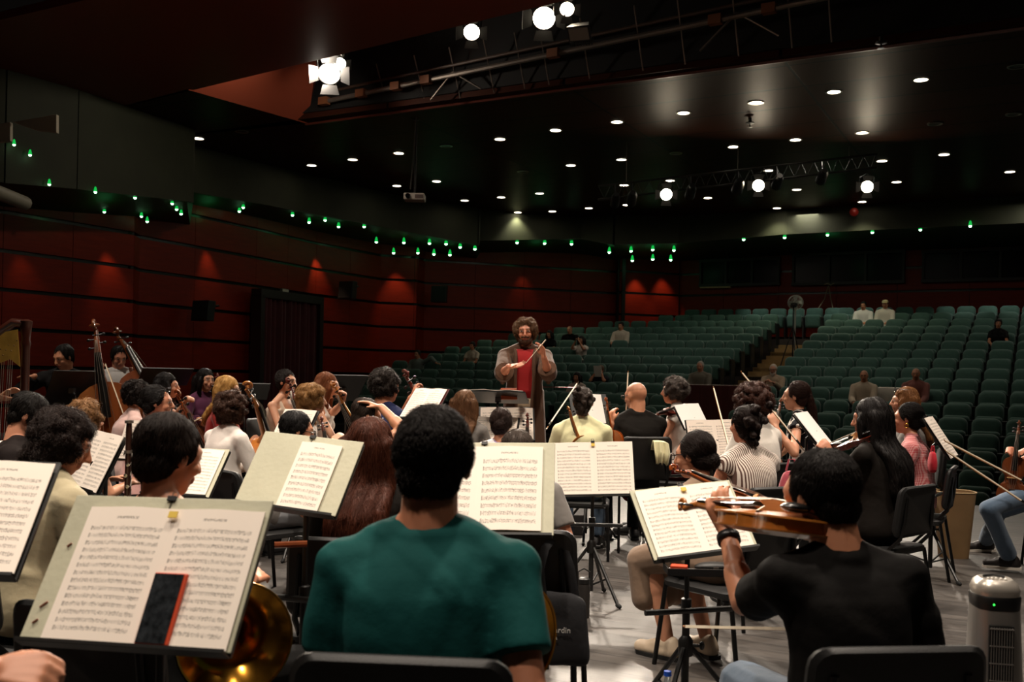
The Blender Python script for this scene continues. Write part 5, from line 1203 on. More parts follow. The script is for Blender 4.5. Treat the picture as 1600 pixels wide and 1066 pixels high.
P_('person with curly dark grey hair and navy T-shirt, back turned left of centre', 604, 605, 7.4, 34, 'm', 'b97d5f', ('curly', '2b2420', dict(vol=.022, r=.017, n=170, low=-.05, fl=.03)), ('tshirt', C('navy_cotton', '1d2340')), JEANS, lean=5, head=(8, 2, 0), short='person in navy T-shirt', L=dict(p=WP(643, 622, 7.5), wd=(.2, .5, .9), curl=.9, pole=(-.5, -.2, -1)), fibre=1400)
P_('person in green shirt with spectacles holding one hand on top of the head', 573, 652, 6.8, 62, 'm', 'c48a6a', ('short', '2c221c', dict(g=.001)), ('tshirt', C('dark_green_cotton', '3f6a55')), GREYT, lean=12, head=(14, 16, 0), short='person in green shirt', glasses='1d1512', R=dict(p=WP(596, 637, 6.75), wd=(-.9, 0, .35), wn=(-.2, 0, -1), curl=.25, pole=(.6, -.4, -1.2)), fibre=700)
P_('person with short black hair and spectacles, seated low behind the cream board stand', 465, 675, 6.3, 46, 'm', 'c48a6a', ('short', '0f0c0b', dict(g=.005, fl=.04)), ('tshirt', C('grey_cotton', '6e6a66')), ('trousers', C('grey_trousers', '77797c')), lean=10, head=(26, 10, 0), short='person with short black hair', glasses='201510', shoes=('b01a1c', 'd8d0c0'), fibre=1400, feet={1: WP(487, 897, 6.6), -1: ('l', -.1, .42, .085)})
P_('person with wavy shoulder length blonde hair and white top, seated among the cellos', 489, 626, 7.9, 72, 'f', 'd6a283', ('curly', '9a7346', dict(vol=.018, r=.025, n=130, tail=.20, low=-.12, fl=.08, curl=.7)), ('sleeveless', C('white_top', 'ddd6cd')), TR_BLACK, lean=8, short='person with wavy blonde hair', R=dict(p=WP(519, 690, 7.8)), fibre=1300)
P_('person with long reddish blonde hair and white dress playing cello', 513, 604, 9.0, 92, 'f', 'd6a283', ('long', '7d4a2c', dict(len=.30, w=.09, fl=.1)), ('tank', C('white_dress', 'd8d0c6')), ('dress', None), lean=6, short='person with reddish blonde hair', L=dict(p=WP(534, 630, 8.72), wd=(.1, -.2, .9), curl=.8), R=dict(p=('l', .24, .40, .62)), knees={1: ('l', .26, .36, .50), -1: ('l', -.26, .36, .50)}, fibre=1200)
P_('person with a white scrunchie and beige strapped top holding a cello', 448, 598, 9.5, 112, 'f', 'd6a283', ('bun', '1d1512', dict(tie=(-.01, -.085, .085), r=.03)), ('tank', C('beige_top', 'cdb8a2')), TR_BLACK, lean=3, short='person with white scrunchie', L=dict(p=WP(470, 625, 9.4), curl=.8), R=dict(p=('l', .25, .36, .62)), knees={1: ('l', .26, .36, .50), -1: ('l', -.26, .36, .50)}, fibre=1000)
P_('person with curly brown hair and white shirt seen from behind, playing cello', 364, 642, 7.4, 36, 'f', 'c98f70', ('curly', '3d261a', dict(vol=.036, r=.021, n=190, low=-.12, tail=.08, fl=.04)), ('long', C('white_shirt', 'e2dad2')), TR_BLACK, lean=6, short='person with curly brown hair and white shirt', knees={1: ('l', .26, .36, .50), -1: ('l', -.26, .36, .50)}, fibre=1500)
P_('person with long blonde hair and red top, seated in profile among the cellos', 357, 610, 9.0, 88, 'f', 'd9a688', ('long', 'c49a5a', dict(len=.30, w=.09, fl=.1, g=.012)), ('tshirt', C('red_cotton', '9c2420')), TR_BLACK, lean=4, short='person with long blonde hair', glasses='2a1a14', fibre=1200)
P_('person with long black hair and purple cardigan holding a bow, far left of centre', 322, 595, 10.4, 132, 'f', 'cf9879', ('long', '120c0b', dict(len=.38, w=.09, fl=.1)), ('long', C('purple_knit', '5a2a48')), TR_BLACK, lean=2, short='person in purple cardigan', R=dict(p=WP(311, 655, 10.0), curl=.8), fibre=900)
P_('person with long black hair in profile playing cello at left', 262, 604, 9.2, 84, 'f', 'cf9879', ('long', '120d0c', dict(len=.22, w=.08, fl=.08)), ('sleeveless', C('black_jersey', '141414')), TR_BLACK, lean=4, short='person with black hair playing cello', L=dict(p=WP(291, 627, 9.0), curl=.8), R=dict(p=('l', .26, .36, .64)), knees={1: ('l', .26, .36, .50), -1: ('l', -.26, .36, .50)}, fibre=1000)
P_('person in pink shirt with dark bun and sunglasses pushed up, in profile at left', 247, 630, 6.9, 78, 'f', 'cf9072', ('bun', '120d0b', dict(tie=(0, -.105, .0), r=.036)), ('tshirt', C('pink_cotton', 'd9a9a2')), TR_BLACK, lean=8, head=(2, 2, 0), short='person in pink shirt', sunglasses=True, fibre=1300)
P_('person with dark tied hair and pale pink top, behind the pink shirt player', 216, 618, 8.2, 56, 'f', 'cf9072', ('curly', '1e1512', dict(vol=.018, r=.018, n=120, tail=.05, fl=.03)), ('tshirt', C('pale_pink_cotton', 'd8b5ad')), TR_BLACK, lean=6, short='person in pale pink top', fibre=1000)
P_('person with short dark hair, beard and spectacles looking down at far left', 47, 651, 5.5, 66, 'm', 'cf9274', ('short', '15100d', dict(g=.004, fl=.03)), ('tshirt', C('dark_grey_cotton', '221c1b')), TR_BLACK, lean=16, head=(10, 26, 0), short='bearded person at far left', glasses='2a2422', beard=('1d140f', 0), fibre=1800)
P_('person with wavy light brown hair and sunglasses on top, behind the beige jacket', 136, 657, 6.3, 36, 'f', 'cf9879', ('curly', '87633f', dict(vol=.020, r=.022, n=120, tail=.10, low=-.1, fl=.05, curl=.8)), ('tshirt', C('black_jersey', '141414')), TR_BLACK, lean=8, short='person with wavy light brown hair', sunglasses=True, fibre=1500)
P_('person in black shirt leaning beside a double bass with one arm stretched out', 99, 559, 10.0, 168, 'm', 'c48a6a', ('short', '14100e', dict(g=.003)), ('long', C('black_shirt', '1b1a1b')), TR_BLACK, lean=14, stand=True, head=(35, 22, 0), R=dict(p=WP(54, 588, 9.9), wd=(-1, 0, 0), wn=(0, 0, -1), curl=.2, pole=(.6, -.3, -.6)), L=dict(p=WP(164, 578, 9.55), wd=(.3, -.2, .8), curl=.9, pole=(-.6, -.6, -.6)), fibre=900)
P_('person in white shirt standing behind the second double bass', 186, 559, 11.0, 165, 'm', 'c08468', ('short', '17110e', dict(g=.003)), ('long', C('white_shirt', 'cfccc9')), TR_BLACK, lean=4, stand=True, head=(-22, 22, 0), L=dict(p=WP(208, 592, 10.7), wd=(.2, -.2, .8), curl=.9), fibre=800)
P_('person with long black hair and black top holding a dark red violin, right of centre', 1358, 655, 6.1, -42, 'f', 'b97d60', ('long', '14100f', dict(len=.50, w=.105, fl=.13, g=.010)), ('long', C('black_knit', '16120f')), TR_BLACK, lean=5, head=(-14, 8, 0), short='person with long black hair and black top', L=dict(p=WP(1298, 712, 6.35), wd=(-.4, .3, .7), curl=.7), R=dict(p=('l', .1, .36, .68)), fibre=2000)
P_('person with light brown hair and sunglasses on top, behind the gingham shirt', 1412, 628, 8.5, -72, 'f', 'd09a7c', ('long', '7a5230', dict(len=.36, w=.09, fl=.1)), ('tshirt', C('grey_cotton', '6e6a66')), TR_BLACK, lean=4, short='person with light brown hair and sunglasses', sunglasses=True, fibre=1100)
P_('person in red gingham shirt with dark bun and gold earring, right of centre', 1417, 655, 7.4, -62, 'f', 'c98a6c', ('bun', '15100e', dict(tie=(0, -.115, -.01), r=.042)), ('tshirt', C('red_gingham', 'a8343a', kind='gingham', c2='cf9a97', sc=105)), TR_BLACK, lean=5, short='person in red gingham shirt', earring=True, fibre=1300)
P_('person in jeans cut by the right picture edge holding a violin upright', 1652, 612, 7.6, -82, 'f', 'c98a6c', ('long', '3a2418', dict(len=.3)), ('sleeveless', C('olive_top', '4c4a38')), JEANS, lean=8, short='person at right picture edge', shoes=('1b1513', 'd8d0c4'), L=dict(p=WP(1588, 724, 7.55), wd=(-.3, 0, .9), curl=.7), R=dict(p=WP(1606, 700, 7.5)), knees={1: WP(1545, 795, 7.3), -1: WP(1560, 800, 7.9)}, feet={1: WP(1578, 872, 7.5), -1: WP(1540, 846, 8.4)}, fibre=600)
P_('person cut by the left picture edge, closed hand showing in the bottom corner', -330, 640, 1.9, 18, 'm', 'c98d6e', ('short', '17100c'), ('tshirt', C('dark_grey_cotton', '221c1b')), TR_BLACK, lean=8, short='person cut by left edge', R=dict(p=WP(-20, 1050, 1.72), wd=(1, .25, -.05), wn=(0, .6, -.8), curl=1.0, pole=(.2, -.8, -.6)), fibre=300)
P_('harpist at the left edge, one arm reaching to the harp strings', -48, 560, 8.4, 75, 'f', 'd3a184', ('long', '3a2418', dict(len=.3)), ('sleeveless', C('black_jersey', '141414')), TR_BLACK, lean=6, short='harpist', R=dict(p=WP(18, 625, 8.1), wd=(.9, 0, .1), wn=(0, 0, -1), curl=.4), L=dict(p=WP(8, 615, 8.5), wd=(.8, 0, .3), curl=.4), fibre=300)
# --- conductor on the podium
PODZ = .18
COND = P_('conductor with wavy brown hair, beard, brown open jacket and red shirt, arms raised', 821, 520, 9.3, 181, 'm', 'c9876a', ('curly', '6a4c34', dict(vol=.020, r=.021, n=150, low=-.055, fl=.05, curl=.6)), ('gown', C('brown_linen', '553b2a')), ('trousers', C('brown_trousers', '6f5a48')), lean=4, stand=True, zf=PODZ, head=(3, 0, 3), beard=('4a3122', .008), cat='conductor',
   bw=.92, R=dict(p=WP(795, 573, 8.88), wd=(1, -.25, .15), wn=(0, -.5, 1), curl=.2, pole=(.35, -.1, -1)), L=dict(p=WP(850, 559, 8.9), wd=(-.22, -.1, 1), wn=(-.8, -.4, 0), curl=.45, pole=(-.3, .0, -1)), vox=.006, fibre=1600)
def shirt_front(c, m, mj):
    P, N = c['P'], c['N']; mb = MB(); d = N-P; rows = []; edges = {1: [], -1: []}
    for t, a in ((1.0, .085), (.95, .078), (.86, .074), (.7, .074), (.5, .078), (.3, .074), (.16, .068), (.15, .068), (0, .064), (-.14, .06), (-.28, .058)):
        hd = float(np.interp(t, TT, PROF['m'][1]))*.97+.031 + (.03 if t < .1 else 0)*(.1-t)*2; cc = P + d*t; row = []
        for i in range(13):
            x = -a + 2*a*i/12; row.append(V((x, cc.y + hd*math.sqrt(max(1-(x/.24)**2, .1)) + (.004 if t > .2 else .012), cc.z)))
        rows.append(row); edges[1].append(row[-1]); edges[-1].append(row[0])
    for rr, nm_, mm in ((rows[:7], 't_shirt', m), (rows[7:], 'trouser_front', C('khaki', 'a8937a'))):
        mb = MB(); mb.rings(rr, cap=False, closed=False); o = mb.build(nm_, mm, c['root']); q = o.modifiers.new('t', 'SOLIDIFY'); q.thickness = .02; q.offset = -1
    mb = MB()
    for s_ in (1, -1): mb.tube([p + V((s_*.010, .006, 0)) for p in edges[s_]], [.014, .016, .017] + [.018]*7 + [.016], 8)
    mb.build('lapel', mj, c['root'])
shirt_front(COND, C('red_shirt', 'a01c1e'), C('brown_linen', '553b2a'))
# ================================================================ listeners in the seats
AUD = [
 (738, 541, 8, 'f', ('short', '1a1310', dict(g=.012)), 'b9ab98', 'listener with dark hair and pale top in the left seats beside the red wall'),
 (652, 554, 7, 'm', ('short', '1c1512', dict(g=.006)), '66706a', 'listener in grey green shirt, arm along the seat beside, leftmost of the audience'),
 (890, 516, 11, 'm', ('stubble', '2c221c'), '141414', 'listener with shaved head and black shirt near the back of the left seats'),
 (858, 523, 10, 'f', ('long', '14100e', dict(len=.2)), '151515', 'listener in black with dark hair just right of the conductor head'),
 (970, 510, 11, 'm', ('short', '120e0c', dict(g=.010)), 'c2b7a5', 'listener in pale shirt seated alone near the back of the left seats'),
 (908, 532, 9, 'f', ('long', '17110e', dict(len=.2)), 'cfc2b6', 'listener in white top holding a phone to the face'),
 (901, 590, 5, 'f', ('long', '120d0c', dict(len=.25)), 'b8a79a', 'listener with long dark hair seated low behind the red podium rail'),
 (938, 579, 6, 'f', ('short', '5c4330', dict(g=.012)), '23252c', 'listener in dark jacket reading a white paper'),
 (1094, 573, 6, 'm', ('short', '9a948c', dict(g=.001)), '6a6458', 'elderly listener with thin grey hair and grey shirt behind the red table'),
 (1208, 578, 6, 'm', ('short', 'b5aca0', dict(g=.003)), 'a58f77', 'elderly listener with white beard and beige shirt at the red table'),
 (1350, 588, 5, 'm', ('stubble', '2a1c16'), 'b7a690', 'bald listener in pale shirt left of the cloth draped seat'),
 (1431, 585, 5, 'm', ('stubble', '4a3a30'), '7d4a42', 'bald listener in dusty red shirt right of the cloth draped seat'),
 (1349, 478, 14, 'm', ('short', '0f0d0c', dict(g=.008)), 'd3d3cf', 'listener in white shirt with black hair in the top rows'),
 (1383, 476, 14, 'm', ('short', '2a2018', dict(g=.002)), 'c9c4b8', 'listener in white shirt and pale cap in the top rows'),
 (1560, 506, 11, 'f', ('short', '130f0d', dict(g=.012)), '131313', 'listener in black at the far right of the seats'),
]
for hx, hy, k, sx, hr, col_, lab in AUD:
    Y = Yv(hx, row_v(k)-.10); kw = {}
    if 'phone' in lab: kw = dict(R=dict(p=('l', .05, .24, 1.12), curl=.9), L=dict(p=('l', -.06, .26, 1.1), curl=.8))
    if 'arm along' in lab: kw = dict(L=dict(p=('l', -.66, .05, .90), d=(-1, 0, -.1), pole=(0, -.3, 1)))
    if 'white beard' in lab: kw = dict(beard=('c9c2b8', .05), R=dict(p=('l', .08, .34, .82)), L=dict(p=('l', -.10, .34, .80)), glasses='2a1a14')
    if 'reading' in lab: kw = dict(R=dict(p=('l', .08, .32, .95)), L=dict(p=('l', -.08, .32, .95)))
    c = person(lab, hx, hy, Y, 208, sx, 'b9805f' if 'elderly' not in lab else 'c0876a', hr, ('long' if sx == 'm' else 'blouse', C('listener_'+col_, col_)), TR_BLACK, lean=-4, zf=row_floor(k), head=(0, 6, 0), group='listeners in the seats', chair=False, cat='listener', **kw)
    if 'reading' in lab:
        p = c['M'] @ V((0, .37, .98)); mb = MB(); mb.box((0, 0, 0), (.2, .006, .27), Matrix.Rotation(-.3, 3, 'X')); o_ = mb.build('programme_sheet', paperm, smooth=False); o_.matrix_world = Mz(p, -math.radians(208)); tag(o_, 'white paper held up by the listener in the dark jacket', 'paper')
    if 'pale cap' in lab:
        mb = MB(); mb.M = c['HM']; mb.ell((0, -.012, .075), (.09, .105, .06)); mb.ell((0, .10, .06), (.07, .06, .012)); mb.build('cap', C('cap_cotton', 'c2b48a'), c['root'])
    if 'phone' in lab:
        p = c['M'] @ V((.0, .30, 1.2)); mb = MB(); mb.box((0, 0, 0), (.075, .01, .15)); o_ = mb.build('mobile_phone', blackmat, smooth=False); o_.matrix_world = Mz(p, -math.radians(208)); tag(o_, 'dark phone raised by the listener in the white top', 'phone')
# ================================================================ stands and sheets
def stand_on(key, label, slabel=None, pages=2, seed=0, folder=None, sheetw=.235, sheeth=.31, dx=0, dz=0, blank=False, base='efe3d6', bar=True, deskmat=None, spin=.4, tape=False, cliplab=None, desk=True, staves=12, foot=.30):
    M, w, h = desk_frame(key)
    if desk: stand(label, M, w, h, bar, deskmat, foot, spin)
    y = -.008
    if folder:
        t = thing('music_folder', folder, 'music folder', M @ Matrix.Translation((0, -.006, .0)), 'cream music folders'); mb = MB()
        for s in (-1, 1): mb.box((s*w*.257, -.002, .004), (w*.506, .005, h*1.0))
        mb.build('cover_board', boardm, t, smooth=False, bevel=.002); y = -.014
    if slabel: sheet(slabel, M, pages, sheetw, sheeth, y, dx, dz, seed, blank, base, tape=tape, staves=staves)
    if cliplab: clip(cliplab, M, 0, h/2)
    return M, w, h
Mp, wp_, hp_ = stand_on('phone', 'black music stand in left foreground with the phone on its ledge', 'open two page sheet music behind the phone in left foreground', 2, 1, 'cream folder board under the foreground sheet music with phone', .222, .325, .025, -.012, tape=True, cliplab='black clip at the top of the foreground stand with phone', spin=.9, staves=14)
stand_on('corner', 'music stand cut by the left picture edge, nearest at left', 'open sheet music cut by the left picture edge', 2, 2, None, .235, .335, 0, 0)
stand_on('board', 'music stand carrying an open cream board left of the teal T-shirt', 'single sheet music page on the right half of the open cream board', 1, 3, 'wide open cream board folder left of the teal T-shirt', .165, .262, .052, -.012, spin=.2, cliplab='small black clip on top of the open cream board', staves=9)
stand_on('teal', 'music stand right behind the head of the teal T-shirt player', 'open sheet music beside the head of the teal T-shirt player', 2, 4, 'cream folder board beside the head of the teal T-shirt player', .232, .325, -.02, 0, cliplab='silver black clip on the folder beside the teal player', staves=9)
stand_on('mid', 'music stand with slim tripod standing free in the middle of the floor', 'open two page sheet music on the free standing middle stand', 2, 5, None, .246, .335, 0, 0, spin=1.15, cliplab='black clip on the middle stand', tape=True, staves=13, foot=.26)
Mv, wv, hv_ = stand_on('viola', 'music stand before the black T-shirt viola player', 'open sheet music behind the scroll of the viola', 2, 0, 'grey cream folder board behind the viola scroll', .205, .30, 0, 0, spin=.0, tape=True, cliplab='black clip on the stand before the viola player', staves=13)
stand_on('striped', 'music stand in front of the striped blouse', 'sheet music left of the striped blouse shoulder', 2, 1, None, .23, .32, 0, 0)
stand_on('blank', 'music stand in front of the grey curly haired player', 'bright blank looking page with black clip, before the grey haired player', 1, 0, None, .235, .25, 0, 0, blank=True, base='f2ece6', cliplab='black clip on the bright blank page')
stand_on('edge', 'music stand beside the ponytail player', 'bright stack of pages seen edge on beside the ponytail player', 1, 0, None, .285, .30, 0, 0, blank=True, base='f2ece6')
Mb, wb, hb_ = stand_on('bows', 'black music stand at right with two bows hanging on it', 'narrow tilted sheet music with two bows at right', 1, 2, None, .285, .335, 0, 0, cliplab='black clip on the tilted sheet at right', spin=.7, foot=.34)
stand_on('pencil', 'music stand with a pencil on its page, left behind the dark wind instrument', 'sheet music with a dark pencil across it at left', 1, 3, None, .28, .26, 0, 0)
mb = MB(); Mq, _, _ = desk_frame('pencil'); mb.tube([(-.05, -.02, -.10), (.04, -.02, .07)], .0045, 6); o_ = mb.build('pencil', blackmat); o_.matrix_world = Mq; tag(o_, 'dark pencil lying across the sheet music at left', 'pencil')
stand_on('diag', 'music stand right beside the face of the beige jacket player', 'open sheet music right beside the face of the beige jacket player', 2, 4, None, .20, .30, 0, 0)
stand_on('short', 'music stand hidden behind the short haired head at left', 'open sheet music showing right of the short haired head', 2, 5, 'cream folder board right of the short haired head', .165, .25, 0, 0)
stand_on('far', 'music stand at the left edge before the bearded player', 'sheet music at the left edge before the bearded player', 2, 0, None, .13, .18, 0, 0)
stand_on('cello', 'music stand between the curly haired and wavy blonde cello players', 'sheet music page left of the wavy blonde player', 1, 1, None, .30, .235, 0, 0)
stand_on('bun', 'music stand before the player with the small bun', 'open sheet music before the player with the small bun', 2, 2, None, .235, .32, 0, 0, staves=10)
stand_on('white', 'music stand with large white page in front of the conductor', 'large pale open sheet music directly in front of the conductor', 2, 3, None, .24, .34, 0, 0, staves=9)
stand_on('hair', 'music stand between the long reddish hair and the teal player head', 'sheet music between the long reddish hair and the teal player head', 2, 4, None, .18, .25, 0, 0)
# black stands turned away from us, conductor desk, maroon desk
def back_stand(label, px, py, Y, phi, tilt, w, h, m=None, sl=None, group='music stands'):
    M = Matrix.Translation(W(px, py, Y)) @ Rdesk(math.radians(phi), math.radians(tilt), 0).to_4x4(); stand(label, M, w, h, False, m, group=group)
    if sl: sheet(sl, M, 2, w*.46, h*.92)
    return M
back_stand('black music stand before the double bass, seen from behind', 112, 606, 9.2, 125, 28, .46, .36, None, 'pale page edge on the black stand before the double bass')
back_stand('black tilted music stand behind the black haired cellist', 258, 588, 9.9, 150, 62, .48, .36)
back_stand('black music stand right of the blonde player in red', 382, 611, 10.2, 160, 62, .48, .36)
back_stand('black music stand behind the reddish blonde cellist', 537, 606, 10.0, 140, 40, .42, .34)
maroon = mat('maroon_desk', '4a1418', .4)
back_stand('maroon wooden music stand right of the navy T-shirt', 662, 632, 7.0, 32, 42, .30, .30, maroon, 'white page on the maroon music stand')
Mc = back_stand('large conductor desk in front of the conductor', 778, 620, 8.55, 186, 74, .50, .38, None, 'open white score on the conductor desk')
mb = MB(); mb.box((0, 0, 0), (.14, .03, .10)); o_ = mb.build('score_book', mat('orange_cover', '8a3d1c', .5), smooth=False, bevel=.004); o_.matrix_world = Matrix.Translation(W(795, 616, 8.5)) @ Matrix.Rotation(.3, 4, 'Z') @ Matrix.Rotation(-.3, 4, 'X'); tag(o_, 'orange brown book at the edge of the conductor desk', 'book')
p = W(922, 640, 8.5); Mx = Matrix.Translation(p) @ Rdesk(-.3, .5, 0).to_4x4(); stand('music stand hidden in front of the pale yellow shirt', Mx, .34, .3, False); sheet('bright page right of the head of the pale yellow shirt player', Mx, 1, .24, .28, blank=True, base='f2ece6')
# phone with orange case on the foreground stand
t = thing('mobile_phone', 'dark screened phone in orange case standing on the foreground music stand', 'phone', Mp @ Matrix.Translation((.078, -.030, -hp_/2+.085)) @ Matrix.Rotation(.06, 4, 'X'))
mb = MB(); mb.box((0, 0, 0), (.080, .011, .162)); mb.build('case', mat('orange_case', 'c8431c', .45), t, smooth=False, bevel=.004)
mb = MB(); mb.box((-.002, -.006, .0), (.070, .002, .154)); mb.build('screen', mat('phone_screen', '25282b', .12, spec=.9, vary=.6, vscale=60), t, smooth=False)  # mottled grey base colour paints in the lights reflected on the glass
mb = MB()
for i, (x, z, s) in enumerate([(-.222, .055, .006), (-.228, -.09, .010), (-.232, -.13, .007)]): mb.tube([(x-s/2, -.0125, z-s), (x+s/2, -.0125, z), (x+s, -.0125, z+s*.4)], .003, 5, flat=.3)
o_ = mb.build('crayon_mark', mat('red_crayon', 'd98e7c', .8)); o_.matrix_world = Mp; tag(o_, 'red crayon marks along the left margin of the foreground folder', 'marks')
# small things on the viola stand bar
pv = W(1095, 895, 3.72); t = thing('stand_tray', 'black accessory tray clamped to the viola stand pole', 'tray', pv); mb = MB(); mb.box((0, 0, 0), (.26, .12, .008)); mb.box((0, -.06, .012), (.26, .006, .024)); mb.box((-.13, 0, .012), (.006, .12, .024)); mb.box((.13, 0, .012), (.006, .12, .024)); mb.build('tray_base', deskblack, t, smooth=False)
t = thing('rosin_box', 'small red orange box lying on the tray of the viola stand', 'box', pv + V((-.085, -.02, .019))); mb = MB(); mb.box((0, 0, 0), (.062, .04, .024), Matrix.Rotation(-.25, 3, 'Z')); mb.build('lid', mat('red_orange_box', 'd24a26', .5), t, smooth=False, bevel=.004); mb = MB(); mb.box((0, 0, -.006), (.064, .042, .01), Matrix.Rotation(-.25, 3, 'Z')); mb.build('box_base', mat('box_base_dark', '7a2414', .5), t, smooth=False)
t = thing('spectacle_case', 'black case lying on the tray of the viola stand', 'case', pv + V((.05, .0, .022))); mb = MB(); mb.ell((0, 0, 0), (.075, .032, .02)); mb.build('shell', blackmat, t); mb = MB(); mb.box((0, -.031, 0), (.02, .004, .008)); mb.build('clasp', steelm, t, smooth=False)
mb = MB(); mb.tube([W(429, 852, 3.3), W(480, 850, 3.32)], .011, 8); tag(mb.build('mute_stick', wood('varnish_brown', '7a3c1a', '45200e')), 'brown wooden stick on the bar of the cream board stand', 'stick')
# ================================================================ instruments
VG, CG = 'violins and violas', 'cellos'
place('orange brown viola held by the black T-shirt player in right foreground', 'viola', (1062, 800, 3.20), (1290, 828, 2.53), (.10, .13, .98), 'gold', VG)
place('violin held upright on the knee of the bald player', 'violin', (949, 622, 8.0), (966, 730, 7.95), (-.6, -.6, .2), 'orange', VG)
place('violin scroll left of the pale yellow shirt player', 'violin', (889, 638, 7.6), (906, 690, 7.75), (-.3, .8, .4), 'gold', VG)
place('violin held upright by the player with the small bun', 'violin', (825, 646, 7.3), (829, 750, 7.3), (-.3, -.9, .1), 'red', VG)
place('dark violin under the chin of the grey curly haired player', 'violin', (1018, 655, 8.5), (1062, 641, 8.85), (0, -.3, .9), 'red', VG)
place('violin held upright by the ponytail player', 'violin', (1221, 626, 7.75), (1204, 720, 7.6), (-.4, -.8, .2), 'brown', VG)
place('violin held by the low bun player, small orange scroll showing', 'violin', (1046, 736, 4.75), (1085, 752, 4.75), (0, .2, .9), 'orange', VG)
place('dark red violin held by the long black haired player', 'violin', (1274, 712, 6.55), (1345, 688, 6.15), (-.1, -.5, .85), 'red', VG)
place('reddish violin held upright at the right picture edge', 'violin', (1593, 659, 7.5), (1580, 785, 7.45), (-.5, -.8, .1), 'brown', VG)
place('violin scroll standing beside the spectacled black haired player', 'violin', (501, 653, 7.0), (514, 740, 6.95), (.4, -.8, .1), 'red', VG)
place('orange cello of the curly haired white shirt player', 'cello', (372, 600, 7.15), (420, 735, 7.55), (.75, -.35, .6), 'gold', CG)
place('cello of the black haired player in profile at left', 'cello', (269, 612, 8.6), (312, 715, 8.75), (.55, -.6, .5), 'orange', CG)
place('pale orange cello of the reddish blonde player', 'cello', (525, 595, 8.75), (588, 712, 8.75), (-.6, -.7, .35), 'gold', CG)
place('dark cello of the player with the white scrunchie', 'cello', (455, 592, 9.3), (487, 690, 9.2), (-.4, -.8, .3), 'red', CG)
place('brown cello whose scroll rises right of the navy T-shirt', 'cello', (625, 578, 7.6), (684, 700, 7.9), (.3, -.8, .3), 'red', CG)
place('dark cello with scroll showing beside the purple cardigan', 'cello', (339, 589, 9.9), (352, 700, 9.7), (.3, -.8, .2), 'red', CG)
place('large brown double bass with its scroll highest, at left', 'bass', (151, 506, 9.3), (186, 745, 9.1), (.15, -.95, .15), 'bass', 'double basses')
place('slanting second double bass, held by the white shirt player', 'bass', (178, 526, 10.5), (270, 690, 9.9), (.55, -.7, .35), 'brown', 'double basses')
for lab, tip, fr in [('bow raised diagonally left of the pale yellow shirt', (901, 601, 7.9), (838, 694, 7.1)), ('bow tip standing up behind the bald head', (981, 581, 8.5), (977, 665, 8.35)), ('bow held diagonally by the ponytail player', (1157, 581, 7.6), (1224, 664, 7.5)), ('bow leaning left of the large brown curls', (1114, 606, 7.4), (1130, 668, 7.2)),
                     ('bow lying level over the lap of the viola player', (1073, 980, 3.38), (1325, 986, 2.80)), ('upper of the two pale bows hanging on the right stand', (1473, 688, 7.15), (1577, 742, 7.2)), ('lower of the two pale bows hanging on the right stand', (1474, 703, 7.1), (1572, 768, 7.1)), ('bow held by the purple cardigan player', (337, 644, 9.9), (310, 656, 9.9)), ('bow hanging down the front of the large double bass', (165, 568, 9.0), (190, 637, 8.9))]:
    bow(lab, tip, fr)
horn('brass french horn behind the foreground stand with phone', W(368, 1000, 2.72), (.45, -.88, .05), r=.155)
horn('brass french horn under the right arm of the teal T-shirt player', W(794, 1004, 2.42), (.62, -.78, -.05), (0, .2, -1), r=.15)
# slim dark wind instrument with silver keys
p = W(202, 657, 4.3); t = thing('clarinet', 'slim dark wooden wind instrument with silver keys standing upright at left', 'woodwind', V((p.x, p.y, 0))); H0 = p.z
mb = MB(); mb.tube([(0, 0, H0-.66), (0, 0, H0-.05), (0, 0, H0)], [.016, .0135, .011], 12); mb.lathe([(.013, H0-.62), (.02, H0-.68), (.036, H0-.72), (.03, H0-.72)], 16); mb.build('tube', wood('grenadilla', '3a2018', '24120c'), t)
mb = MB()
for z in (.0, .13, .36, .60): mb.lathe([(.0165, H0-z-.012), (.0185, H0-z-.012), (.0185, H0-z), (.012, H0-z)], 14)
mb.build('ring', steelm, t)
for i in range(9):
    z = H0-.19-.047*i; mb = MB(); mb.lathe([(.001, 0), (.0085, 0), (.0085, .004), (.001, .005)], 10, (.004*(-1)**i, -.016, z), Matrix.Rotation(PI/2, 3, 'X')); mb.tube([(.012, -.012, z), (.016, -.004, z+.035)], .0022, 5); mb.build('key', mat('silver', 'c9c6c0', .25, metal=1), t)
mb = MB(); mb.tube([(0, 0, .02), (0, 0, H0-.66)], .010, 8)
for i in range(3): a = i*2.1; mb.tube([(0, 0, .05), (.14*math.cos(a), .14*math.sin(a), .006)], .007, 6)
mb.build('stand_peg', blackmat, t)
